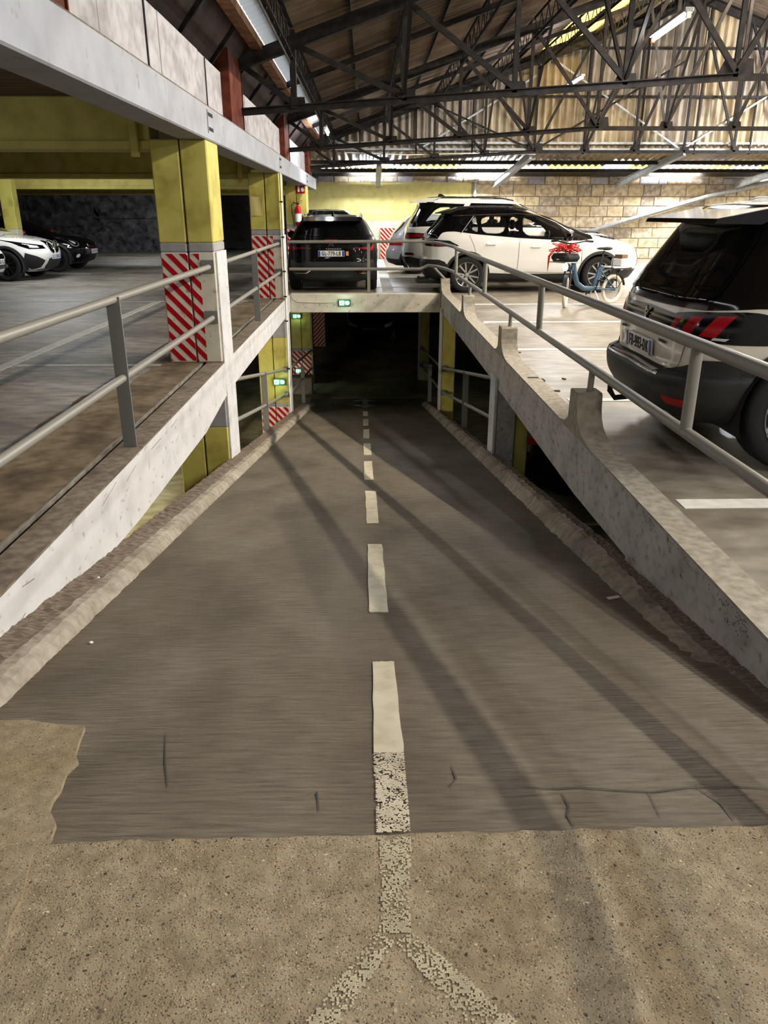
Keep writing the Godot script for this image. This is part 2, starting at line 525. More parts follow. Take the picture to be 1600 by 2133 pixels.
# a flat shape laid on a floor or on the ramp; poly in (x, z)
func drape(poly: PackedVector2Array, yf: Callable, off: float, step := 0.25, thick := 0.0) -> MB:
	var b := MB.new()
	if Geometry2D.is_polygon_clockwise(poly):
		poly.reverse()
	var lo := INF
	var hi := -INF
	for p in poly:
		lo = minf(lo, p.y); hi = maxf(hi, p.y)
	var z := lo
	while z < hi - 1e-6:
		var e := minf(z + step, hi)
		var strip := PackedVector2Array([Vector2(-100, z), Vector2(100, z), Vector2(100, e), Vector2(-100, e)])
		for piece in Geometry2D.intersect_polygons(poly, strip):
			var idx := Geometry2D.triangulate_polygon(piece)
			for i in range(0, idx.size(), 3):
				var q := []
				for k in 3:
					var p: Vector2 = piece[idx[i + k]]
					q.append(Vector3(p.x, yf.call(p.y) + off, p.y))
				b.flat(q[0], q[1], q[2], Vector3.UP)
		z = e
	if thick > 0.0:
		for i in poly.size():
			var a := poly[i]
			var c := poly[(i + 1) % poly.size()]
			var d := c - a
			var pa := Vector3(a.x, yf.call(a.y) + off, a.y)
			var pc := Vector3(c.x, yf.call(c.y) + off, c.y)
			b.quad(pa, pc, pc - Vector3(0, thick, 0), pa - Vector3(0, thick, 0), Vector3(d.y, 0, -d.x))
	return b

# old paint that has mostly flaked away: small chips kept where the noise is high
func flakes(poly: PackedVector2Array, yf: Callable, off: float, cell: float, seed_: int, keep: float) -> MB:
	var b := MB.new()
	var f := FastNoiseLite.new()
	f.seed = seed_
	f.frequency = 14.0
	f.fractal_octaves = 3
	var rng := RandomNumberGenerator.new()
	rng.seed = seed_
	var lo := Vector2(INF, INF)
	var hi := -lo
	for p in poly:
		lo = lo.min(p); hi = hi.max(p)
	var nx := int((hi.x - lo.x) / cell) + 1
	var nz := int((hi.y - lo.y) / cell) + 1
	for i in nx:
		for j in nz:
			var x := lo.x + i * cell
			var z := lo.y + j * cell
			var c := Vector2(x + cell * 0.5, z + cell * 0.5)
			if rng.randf() < 0.62 + f.get_noise_2d(x, z) * 0.6 - keep and Geometry2D.is_point_in_polygon(c, poly):
				var q := []
				var a0 := rng.randf() * TAU
				for k in 5:
					var r := cell * rng.randf_range(0.45, 0.95)
					var px := c.x + cos(a0 + k * TAU / 5.0) * r
					var pz := c.y + sin(a0 + k * TAU / 5.0) * r
					q.append(Vector3(px, yf.call(pz) + off, pz))
				for k in 3:
					b.flat(q[0], q[k + 1], q[k + 2], Vector3.UP)
	return b

func ppoly(pix: Array, where: Callable) -> PackedVector2Array:
	var out := PackedVector2Array()
	for q in pix:
		var p: Vector3 = where.call(q[0], q[1])
		out.append(Vector2(p.x, p.z))
	return out

func build_floors() -> void:
	var o := lone("floor", bx(Vector3(-14, -0.25, -40), Vector3(-1.79, 0, 9)), mats["stained floor"], "brown and grey stained concrete parking floor behind the flat-post railing", "floor", "", "structure")
	o = lone("floor", bx(Vector3(1.66, -0.25, -40), Vector3(20.5, 0, 9)), mats["worn pale floor"], "pale worn concrete parking floor under the white cars and bicycle", "floor", "", "structure")
	o = lone("floor", bx(Vector3(-1.79, -0.25, -40), Vector3(1.66, 0, -16.25)), mats["worn pale floor"], "concrete parking floor beyond the ramp crossbeam under the black car", "floor", "", "structure")
	# landing in front of the ramp, its far edge ragged where the newer ramp surface was poured against it
	var rng := RandomNumberGenerator.new()
	rng.seed = 3
	var edge := PackedVector2Array([Vector2(1.48, 9.0), Vector2(-1.56, 9.0), Vector2(-1.56, -1.42)])
	var x := -1.4
	while x < 1.48:
		edge.append(Vector2(x, -1.555 - 0.012 * x + rng.randf_range(-0.006, 0.006)))
		x += 0.05
	edge.append(Vector2(1.48, -1.575))
	var b := drape(edge, flat_y, 0.0, 2.0, 0.2)
	lone("floor", b, mats["exposed aggregate"], "tan exposed-aggregate concrete landing with small pebbles before the ramp", "floor", "", "structure")
	# older pale concrete beside the landing, with a broken edge
	var broken := [[-20, 1508], [60, 1506], [110, 1514], [178, 1520], [168, 1545], [158, 1578], [164, 1592], [140, 1615], [128, 1650], [112, 1672], [104, 1692], [118, 1722], [108, 1752], [70, 1788], [58, 1830], [46, 1880], [24, 1920], [14, 1975], [-20, 2040]]
	var poly := PackedVector2Array()
	for q in broken:
		var p := on_ramp(q[0], q[1])
		poly.append(Vector2(p.x, p.z))
	poly.append(Vector2(-1.5, -0.4))
	poly.append(Vector2(-1.5, -2.08))
	lone("concrete_patch", drape(poly, ramp_y, 0.014, 0.1, 0.02), mats["pale aggregate"], "pale broken-edged concrete patch at the foot of the white beam", "concrete", "", "structure")
	# worn forked line
	var g := thing("lane_marking", "worn pale forked line on the aggregate landing", "marking", Vector3.ZERO, 0, "", "structure")
	part("stem", flakes(ppoly([[788, 1745], [858, 1745], [852, 1850], [856, 1945], [790, 1945], [796, 1850]], on_y), flat_y, 0.0025, 0.0045, 5, 0.08), mats["worn line paint"], g)
	part("branch", flakes(ppoly([[786, 1945], [822, 1962], [770, 2040], [702, 2140], [628, 2140], [705, 2045]], on_y), flat_y, 0.0025, 0.0045, 6, 0.05), mats["worn line paint"], g)
	part("branch", flakes(ppoly([[822, 1962], [862, 1945], [900, 1975], [990, 2055], [1092, 2140], [980, 2140], [900, 2050]], on_y), flat_y, 0.0025, 0.0045, 7, 0.05), mats["worn line paint"], g)
	# bay lines on the pale floor
	for z in [-3.95, -6.5, -9.14, -11.62, -14.0, -17.45, -20.3]:
		var w := 0.055 if z < -5 else 0.07
		var l := bx(Vector3(1.72 if z > -16 else -1.7, 0.0, z - w), Vector3(7.2, 0.004, z + w))
		lone("bay_line", l, mats["floor line paint"], "white painted bay line across the pale floor", "marking", "bay lines on the pale floor", "structure")
	var far := MB.new()
	far.box(Vector3(0.3, 0.0, -28.2), Vector3(0.54, 0.0045, -16.3))
	lone("aisle_line", far, mats["floor line paint"], "wide white line running away beside the black car", "marking", "", "structure")
	# brown grime along the beam and a filler added in the open joint to keep it dark
	var grime := PackedVector2Array([Vector2(-1.80, -16.0), Vector2(-1.80, 3.0)])
	var gz := 3.0
	while gz > -16.0:
		grime.append(Vector2(-2.28 + rng.randf_range(-0.05, 0.05) - (0.2 if gz > -7.0 else 0.0), gz))
		gz -= 0.25
	lone("floor_stain", drape(grime, flat_y, 0.002, 3.0), mats["brown grime"], "brown grime along the stained floor beside the white beam", "stain", "", "structure")
	lone("joint_filler", bx(Vector3(-1.8, -0.24, -16.2), Vector3(-1.73, -0.15, 9)), mats["packed dirt"], "filler added deep in the gap between the white beam and the stained floor to keep it dark", "joint", "", "structure")
	# lines on the stained floor
	var la := bx(Vector3(-3.9, 0, -14.6), Vector3(-3.76, 0.004, -4.0))
	lone("aisle_line", la, mats["grey line paint"], "faded pale line along the stained floor behind the railing", "marking", "", "structure")
	for z in [-8.22, -14.6]:
		lone("bay_line", bx(Vector3(-8.2 if z < -10 else -3.72, 0, z - 0.05), Vector3(-2.2, 0.0045, z + 0.05)), mats["grey line paint"], "faded pale line on the stained floor running to a striped pillar", "marking", "lines to the striped pillars", "structure")
	for z in [-18.6, -21.6, -24.8]:
		lone("bay_line", bx(Vector3(-13, 0, z - 0.05), Vector3(-7.4, 0.004, z + 0.05)), mats["grey line paint"], "faded bay line between the cars parked on the stained floor", "marking", "lines between the cars on the stained floor", "structure")

func build_ramp() -> void:
	var b := MB.new()
	var z := -1.2
	while z > -21.0:
		var e := z - 0.1
		var n0 := Vector3(0, 1, (ramp_y(z + 0.02) - ramp_y(z - 0.02)) / -0.04).normalized()
		var n1 := Vector3(0, 1, (ramp_y(e + 0.02) - ramp_y(e - 0.02)) / -0.04).normalized()
		for k in 6:
			var xa := lerpf(-1.5, 1.44, k / 6.0)
			var xb := lerpf(-1.5, 1.44, (k + 1) / 6.0)
			var y0 := ramp_y(z) - 0.002
			var y1 := ramp_y(e) - 0.002
			b.tri(Vector3(xa, y0, z), Vector3(xb, y0, z), Vector3(xb, y1, e), n0, n0, n1)
			b.tri(Vector3(xa, y0, z), Vector3(xb, y1, e), Vector3(xa, y1, e), n0, n1, n1)
		b.quad(Vector3(-1.5, ramp_y(z) - 0.2, z), Vector3(1.44, ramp_y(z) - 0.2, z), Vector3(1.44, ramp_y(e) - 0.2, e), Vector3(-1.5, ramp_y(e) - 0.2, e), Vector3.DOWN)
		for s in [-1.5, 1.44]:
			b.quad(Vector3(s, ramp_y(z) - 0.2, z), Vector3(s, ramp_y(e) - 0.2, e), Vector3(s, ramp_y(e), e), Vector3(s, ramp_y(z), z), Vector3(s, 0, 0))
		z = e
	lone("ramp", b, mats["brushed ramp concrete"], "dark brushed-concrete car ramp sloping down under the crossbeam", "ramp", "", "structure")
	# centre dashes
	var dashes := [[[775, 1380], [822, 1378], [857, 1733], [785, 1737]], [[766, 1134], [796, 1134], [808, 1275], [768, 1275]], [[761, 1023], [783, 1023], [789, 1090], [764, 1091]], [[758, 961], [775, 961], [778, 999], [759, 1000]], [[757, 924], [772, 924], [774, 948], [758, 948]], [[757, 895], [769, 894], [769.5, 913], [757, 913]], [[756.5, 873], [767.5, 873], [767.5, 886.5], [756.5, 886.5]], [[756.5, 857], [766.5, 857], [766.5, 866], [756.5, 866]]]
	var rng := RandomNumberGenerator.new()
	rng.seed = 9
	for d in dashes:
		var c := ppoly(d, on_ramp)
		var p := PackedVector2Array()
		for i in 4:
			for k in 10:
				var q := c[i].lerp(c[(i + 1) % 4], k / 10.0)
				p.append(q + Vector2(rng.randf_range(-0.003, 0.003), rng.randf_range(-0.003, 0.003)))
		if d == dashes[0]:
			# the first dash is worn through at its near end
			var cut := PackedVector2Array([Vector2(-1, -10), Vector2(1, -10), Vector2(1, -1.98), Vector2(-1, -1.98)])
			var worn := PackedVector2Array([Vector2(-1, -1.98), Vector2(1, -1.98), Vector2(1, -1.0), Vector2(-1, -1.0)])
			var whole := p
			p = Geometry2D.intersect_polygons(whole, cut)[0]
			lone("centre_dash", flakes(Geometry2D.intersect_polygons(whole, worn)[0], ramp_y, 0.003, 0.0045, 12, -0.1), mats["line paint"], "worn-through near end of the ramp's first centre dash", "marking", "", "structure")
		lone("centre_dash", drape(p, ramp_y, 0.003, 0.2, 0.005), mats["line paint"], "cream painted dash of the ramp's centre line", "marking", "dashes of the ramp centre line", "structure")
	var a := thing("ramp_arrow", "pale two-headed arrow painted at the bottom of the ramp", "marking", Vector3.ZERO, 0, "", "structure")
	part("arrow_head", drape(ppoly([[760, 831.2], [787, 835.8], [768, 835.4], [754, 835.4], [734, 835.8]], on_ramp), ramp_y, 0.004, 0.2), mats["floor line paint"], a)
	part("shaft", drape(ppoly([[755, 835.4], [767, 835.4], [767, 844], [755, 844]], on_ramp), ramp_y, 0.004, 0.2), mats["floor line paint"], a)
	part("arrow_head", drape(ppoly([[734, 843.5], [787, 843.5], [761, 850]], on_ramp), ramp_y, 0.004, 0.2), mats["floor line paint"], a)
	var hatch := thing("hatched_stop_strip", "hatched white strip across the foot of the ramp", "marking", Vector3.ZERO, 0, "", "structure")
	for k in 9:
		var x0 := 700.0 + k * 19.0
		part("hatch_bar", drape(ppoly([[x0, 827.5], [x0 + 9, 827.5], [x0 + 16, 820], [x0 + 8, 820]], on_ramp), ramp_y, 0.004, 0.3), mats["worn line paint"], hatch)
	part("edge_line", drape(ppoly([[692, 829.5], [868, 829], [868, 828], [692, 828.5]], on_ramp), ramp_y, 0.004, 0.3), mats["floor line paint"], hatch)
	var crack_lines := [[[1075, 1638], [1150, 1643], [1210, 1640], [1280, 1646], [1360, 1650], [1440, 1640], [1520, 1638], [1600, 1642]], [[1170, 1652], [1185, 1680], [1182, 1700], [1196, 1722]], [[1450, 1632], [1456, 1640]], [[940, 1595], [950, 1622], [935, 1640]], [[345, 1530], [344, 1590], [350, 1640]], [[640, 1655], [660, 1650], [665, 1690]], [[1450, 1640], [1500, 1672], [1530, 1710]], [[1350, 1650], [1375, 1700]]]
	for cl in crack_lines:
		var pts := PackedVector2Array()
		for q in cl:
			var w3 := on_ramp(q[0], q[1])
			pts.append(Vector2(w3.x, w3.z))
		var l := PackedVector2Array()
		var r := PackedVector2Array()
		for i in pts.size():
			var d := (pts[mini(i + 1, pts.size() - 1)] - pts[maxi(i - 1, 0)]).normalized().orthogonal() * 0.0022 * (0.5 if i in [0, pts.size() - 1] else rng.randf_range(0.8, 1.5))
			l.append(pts[i] + d)
			r.append(pts[i] - d)
		r.reverse()
		l.append_array(r)
		lone("ramp_crack", drape(l, ramp_y, 0.0015, 0.3), mats["seam"], "thin dark crack in the brushed concrete at the top of the ramp", "crack", "cracks at the top of the ramp", "structure")
	# kerbs: lumpy hand-placed concrete with a dirty shelf behind
	var f := FastNoiseLite.new()
	f.frequency = 1.6
	f.fractal_octaves = 4
	for side in [-1.0, 1.0]:
		var wall := 1.57 if side < 0 else 1.49
		var prof := [[1.31, -0.03], [1.325, 0.014], [1.345, 0.045], [1.375, 0.062], [1.425, 0.064]]
		if side > 0:
			prof = [[1.27, -0.03], [1.29, 0.01], [1.315, 0.055], [1.35, 0.085], [1.40, 0.095]]
		var k := thing("kerb", "lumpy pale concrete kerb along the ramp below the flat-post railing" if side < 0 else "lumpy shaded concrete kerb along the ramp below the pipe railing", "kerb", Vector3.ZERO, 0, "", "structure")
		var body := MB.new()
		var dirt := MB.new()
		var zz := -1.75
		var rows := []
		while zz > -18.4:
			var row := []
			var grow := clampf((-zz - 1.75) / 0.8, 0.0, 1.0) if side < 0 else clampf((-zz - 2.3) / 2.2, 0.0, 1.0)
			for i in prof.size():
				var j := 0.02 if i > 0 else 0.028
				var px: float = prof[i][0] + f.get_noise_3d(zz * 5.0, i * 0.9, side * 9) * j * (0.45 if side < 0 else 0.9)
				var py: float = prof[i][1] * (grow if i > 0 else 1.0) - (0.02 * (1.0 - grow) if side > 0 else 0.0) + f.get_noise_3d(zz * 6.0, i * 0.9 + 20, side * 7) * j * ((0.4 if side < 0 else 0.9) if i > 1 else 0.3)
				row.append(Vector3(side * px, ramp_y(zz) + py, zz))
			for sh in 3:
				row.append(Vector3(side * lerpf(prof[4][0], wall, (sh + 1) / 4.0), ramp_y(zz) + 0.066 * grow + f.get_noise_3d(zz * 9.0, sh * 3.0, 80.0) * 0.016, zz))
			row.append(Vector3(side * wall, ramp_y(zz) + 0.07 * grow + f.get_noise_2d(zz * 6.0, 50) * 0.015, zz))
			rows.append(row)
			zz -= 0.035
		for r in rows.size() - 1:
			for i in rows[r].size() - 1:
				var t := dirt if i >= prof.size() - 1 else body
				t.quad(rows[r][i], rows[r][i + 1], rows[r + 1][i + 1], rows[r + 1][i], Vector3(-side * 0.4, 1, 0))
		part("kerb_face", body, mats["kerb concrete"], k)
		part("dirt_shelf", dirt, mats["packed dirt"], k)

func zprism(poly: Array, x0: float, x1: float) -> MB:
	# poly in (z, y), pulled along x
	var b := MB.new()
	b.xf = Transform3D(Basis(Vector3(0, 0, 1), Vector3(0, 1, 0), Vector3(1, 0, 0)), Vector3.ZERO)
	var p := PackedVector2Array()
	for q in poly: p.append(Vector2(q[0], q[1]))
	# mirrored frame: build faces by hand
	var idx := Geometry2D.triangulate_polygon(p)
	b.xf = Transform3D.IDENTITY
	for i in range(0, idx.size(), 3):
		for x in [x0, x1]:
			var h := Vector3(1 if x == maxf(x0, x1) else -1, 0, 0)
			b.flat(Vector3(x, p[idx[i]].y, p[idx[i]].x), Vector3(x, p[idx[i + 1]].y, p[idx[i + 1]].x), Vector3(x, p[idx[i + 2]].y, p[idx[i + 2]].x), h)
	var cw := Geometry2D.is_polygon_clockwise(p)
	for i in p.size():
		var a := p[i]
		var c := p[(i + 1) % p.size()]
		var d := c - a
		var o := Vector3(0, -d.x, d.y)
		if cw: o = -o
		b.quad(Vector3(x0, a.y, a.x), Vector3(x0, c.y, c.x), Vector3(x1, c.y, c.x), Vector3(x1, a.y, a.x), o)
	return b

func stripes(parent: Node3D, rects: Array, y0: float, y1: float, z: float, phase: float, lean := 1.0) -> void:
	# red bands leaning across the cream panel, cut at the joint between the two halves
	var x0: float = rects[0][0]
	for k in range(-3, 20):
		var yk := y0 + phase + k * 0.148
		var p := PackedVector2Array([Vector2(x0, yk), Vector2(x0 + 1.0, yk - 1.06 * lean), Vector2(x0 + 1.0, yk - 1.06 * lean + 0.073), Vector2(x0, yk + 0.073)])
		for r in rects:
			var rect := PackedVector2Array([Vector2(r[0], y0), Vector2(r[1], y0), Vector2(r[1], y1), Vector2(r[0], y1)])
			for q in Geometry2D.intersect_polygons(p, rect):
				var b := MB.new()
				b.prism(q, z - 0.001, z + 0.002)
				part("stripe", b, mats["red paint"], parent)

func build_beams_and_pillars() -> void:
	# white beam between the stained floor and the ramp
	var b := thing("beam", "white painted concrete beam edging the ramp under the flat-post railing", "beam", Vector3.ZERO, 0, "", "structure")
	var low := []
	var z := -4.0
	low.append([z, ramp_y(z) - 0.1])
	while z < -1.2:
		z += 0.2
		low.append([z, ramp_y(z) - 0.1])
	var poly := [[9.0, -0.012], [-16.2, -0.012], [-16.2, -0.34], [-9.0, -0.35], [-8.3, -0.37], [-7.2, -0.46], [-4.9, -0.44], [-4.05, -0.40]]
	poly.append_array(low)
	poly.append([9.0, -0.3])
	part("beam_face", zprism(poly, -1.74, -1.56), mats["white painted concrete"], b)
	part("beam_top", bx(Vector3(-1.74, -0.012, -16.2), Vector3(-1.562, 0.0, 9)), mats["dirty top and shadow strip concrete"], b)
	# beam on the other side with its stub posts
	var c := thing("beam", "grey white concrete beam edging the ramp with stub posts under the pipe railing", "beam", Vector3.ZERO, 0, "", "structure")
	low = []
	z = -4.03
	low.append([z, ramp_y(z) - 0.1])
	while z < -1.2:
		z += 0.2
		low.append([z, ramp_y(z) - 0.1])
	poly = [[9.0, 0.01], [-16.3, 0.01], [-16.3, -0.35], [-9.2, -0.35], [-8.6, -0.37], [-5.2, -0.39], [-4.03, -0.35]]
	poly.append_array(low)
	poly.append([9.0, -0.3])
	part("beam_face", zprism(poly, 1.48, 1.66), mats["grey painted concrete"], c)
	part("beam_top", bx(Vector3(1.483, 0.01, -16.3), Vector3(1.66, 0.022, 9)), mats["pale top concrete"], c)
	for s in [[-5.32, 0.3], [-8.62, 0.31], [-12.25, 0.3], [-16.05, 0.27]]:
		var q := [[s[0] + 0.48, 0.02], [s[0] + 0.3, 0.035], [s[0] + 0.16, 0.06], [s[0] + 0.07, 0.10], [s[0] + 0.02, 0.15], [s[0], 0.2], [s[0] - 0.012, s[1]], [s[0] - 0.03, s[1] + 0.016], [s[0] - 0.2, s[1] + 0.016], [s[0] - 0.22, s[1]], [s[0] - 0.23, 0.1], [s[0] - 0.32, 0.05], [s[0] - 0.5, 0.02]]
		part("stub_post", zprism(q, 1.479, 1.655), mats["pale top concrete"], c)
	# black mould along the upper edge of the beam, and scuffs on the white one
	var mould := MB.new()
	var fn := FastNoiseLite.new()
	fn.seed = 8
	fn.frequency = 1.4
	fn.fractal_octaves = 3
	var rg := RandomNumberGenerator.new()
	rg.seed = 6
	for i in 300:
		for j in 26:
			var zz2 := -2.2 - i * 0.009
			var yy2 := 0.0 - j * 0.009
			var reach := fn.get_noise_2d(zz2 * 2.0, 0.0) * 0.5 + 0.12
			if rg.randf() < (reach - j * 0.02) * 1.5 and fn.get_noise_2d(zz2 * 9.0, yy2 * 6.0) > -0.05:
				var mq := []
				var ma := rg.randf() * TAU
				for k in 4:
					var mr := rg.randf_range(0.002, 0.006)
					mq.append(Vector3(1.4785, yy2 + sin(ma + k * TAU / 4) * mr, zz2 + cos(ma + k * TAU / 4) * mr))
				mould.quad(mq[0], mq[1], mq[2], mq[3], Vector3.LEFT)
	var mo := part("mould_stain", mould, sm("mould", C8(62, 55, 48), 0.95), c)
	mo.set_meta("kind", "stuff")
	for i in 9:
		var zz3 := -2.6 - rg.randf() * 3.6
		var yy3 := rg.randf_range(-0.3, -0.04)
		var dz := rg.randf_range(0.04, 0.3)
		var sc := MB.new()
		sc.bar(Vector3(-1.5595, yy3, zz3), Vector3(-1.5595, yy3 + rg.randf_range(-0.03, 0.05), zz3 - dz), 0.0015, rg.randf_range(0.0012, 0.003), Vector3.UP)
		part("scuff", sc, mats["dirty top and shadow strip concrete"], b)
	# crossbeam over the foot of the ramp
	var x := thing("crossbeam", "cream stained concrete crossbeam spanning the ramp below the black car", "beam", Vector3.ZERO, 0, "", "structure")
	part("beam_face", bx(Vector3(-1.56, -0.37, -16.25), Vector3(1.48, 0.0, -16.0), 0.012), mats["cream paint"], x)
	# overhead beam
	var o := thing("overhead_beam", "pale blue-grey painted overhead beam resting on the yellow pillars", "beam", Vector3.ZERO, 0, "", "structure")
	part("beam_face", bx(Vector3(-1.84, 2.18, -25.6), Vector3(-1.56, 2.49, 9), 0.012), mats["blue white paint"], o)
	part("shadow_line_strip", bx(Vector3(-1.80, 2.49, -25.6), Vector3(-1.60, 2.52, 9), 0.004), mats["dirty top and shadow strip concrete"], o)  # dark strip standing for the shadow line above the beam
	for zz in [-8.45, -15.1, -21.75]:
		var j := MB.new()
		j.box(Vector3(-1.561, 2.24, zz - 0.012), Vector3(-1.556, 2.45, zz))
		part("joint_line", j, mats["ink"], o)
		for yy in [2.27, 2.40]:
			for k in 4:
				var u := MB.new()
				u.tube([Vector3(-1.558, yy, zz - 0.07 - k * 0.055), Vector3(-1.558, yy + 0.028, zz - 0.055 - k * 0.055), Vector3(-1.558, yy + 0.028, zz - 0.085 - k * 0.055), Vector3(-1.558, yy, zz - 0.10 - k * 0.055)], 0.006, 5)
				part("stencil_mark", u, mats["ink"], o)
	# pillars under the overhead beam
	for e in [[-1.72, ""], [-8.37, "nearer the flat railing posts"], [-15.02, ""], [-21.67, ""]]:
		var zf: float = e[0]
		if zf > -2.0:
			continue
		var lab: String = {-8.37: "yellow pillar with cracked joint and red striped panel holding the first railing brackets", -15.02: "yellow pillar with a paper sheet and red striped panel at the crossbeam", -21.67: "yellow pillar carrying the fire extinguisher and its sign"}[zf]
		var p := thing("pillar", lab, "pillar", Vector3.ZERO, 0, "", "structure")
		var halves := [[-2.13, -1.852], [-1.838, -1.575]]
		for h in halves:
			for band in [["shaft", 1.22, 2.18, "yellow paint", 0.012], ["band", 1.13, 1.22, "grey band paint", 0.012], ["panel", 0.0, 1.13, "cream paint", 0.012], ["shaft", -0.72, -0.25, "grey band paint", 0.01], ["shaft", -2.0, -0.72, "yellow paint", 0.01], ["band", -2.07, -2.0, "grey band paint", 0.01], ["panel", LOW, -2.07, "cream paint", 0.01]]:
				part(band[0], bx(Vector3(h[0], band[1], zf - 0.62), Vector3(h[1], band[2], zf), band[4]), mats[band[3]], p)
		# core behind the joint
		part("joint", bx(Vector3(-1.855, LOW, zf - 0.6), Vector3(-1.835, 2.18, zf - 0.03)), mats["seam"], p)
		part("edge_strip", bx(Vector3(-1.575, LOW, zf - 0.6), Vector3(-1.553, -0.3, zf - 0.03), 0.004), mats["white painted concrete"], p)
		part("edge_strip", bx(Vector3(-1.575, -0.3, zf - 0.6), Vector3(-1.555, 1.13, zf - 0.03), 0.004), mats["white painted concrete"], p)
		stripes(p, [[-2.118, -1.852], [-1.838, -1.735]], 0.02, 1.115, zf + 0.001, 0.1)
		stripes(p, [[-2.118, -1.852], [-1.838, -1.59]], LOW + 0.02, -2.08, zf + 0.001, 0.15)
	# columns below the other beam
	for e in [[-8.65, "white strip and grey column under the beam with stub posts"], [-15.45, "yellow column under the crossbeam end holding the lower pipe rails"], [-22.1, "yellow column in the dark beyond the crossbeam"]]:
		var zf: float = e[0]
		var p := thing("column", e[1], "column", Vector3.ZERO, 0, "", "structure")
		part("edge_strip", bx(Vector3(1.44, LOW, zf - 0.35), Vector3(1.475, -0.25, zf + 0.01), 0.004), mats["white painted concrete"], p)
		if zf > -9.0:
			part("shaft", bx(Vector3(1.475, LOW, zf - 0.32), Vector3(1.70, -0.25, zf), 0.01), mats["grey painted concrete"], p)
			part("shaft", bx(Vector3(1.70, LOW, zf - 0.3), Vector3(1.86, -0.25, zf - 0.02), 0.01), mats["yellow paint"], p)
		else:
			part("shaft", bx(Vector3(1.475, LOW + 0.55, zf - 0.32), Vector3(1.74, -0.25, zf), 0.01), mats["yellow paint"], p)
			part("band", bx(Vector3(1.475, LOW + 0.48, zf - 0.32), Vector3(1.74, LOW + 0.55, zf), 0.01), mats["grey band paint"], p)
			part("panel", bx(Vector3(1.475, LOW, zf - 0.32), Vector3(1.74, LOW + 0.48, zf), 0.01), mats["cream paint"], p)

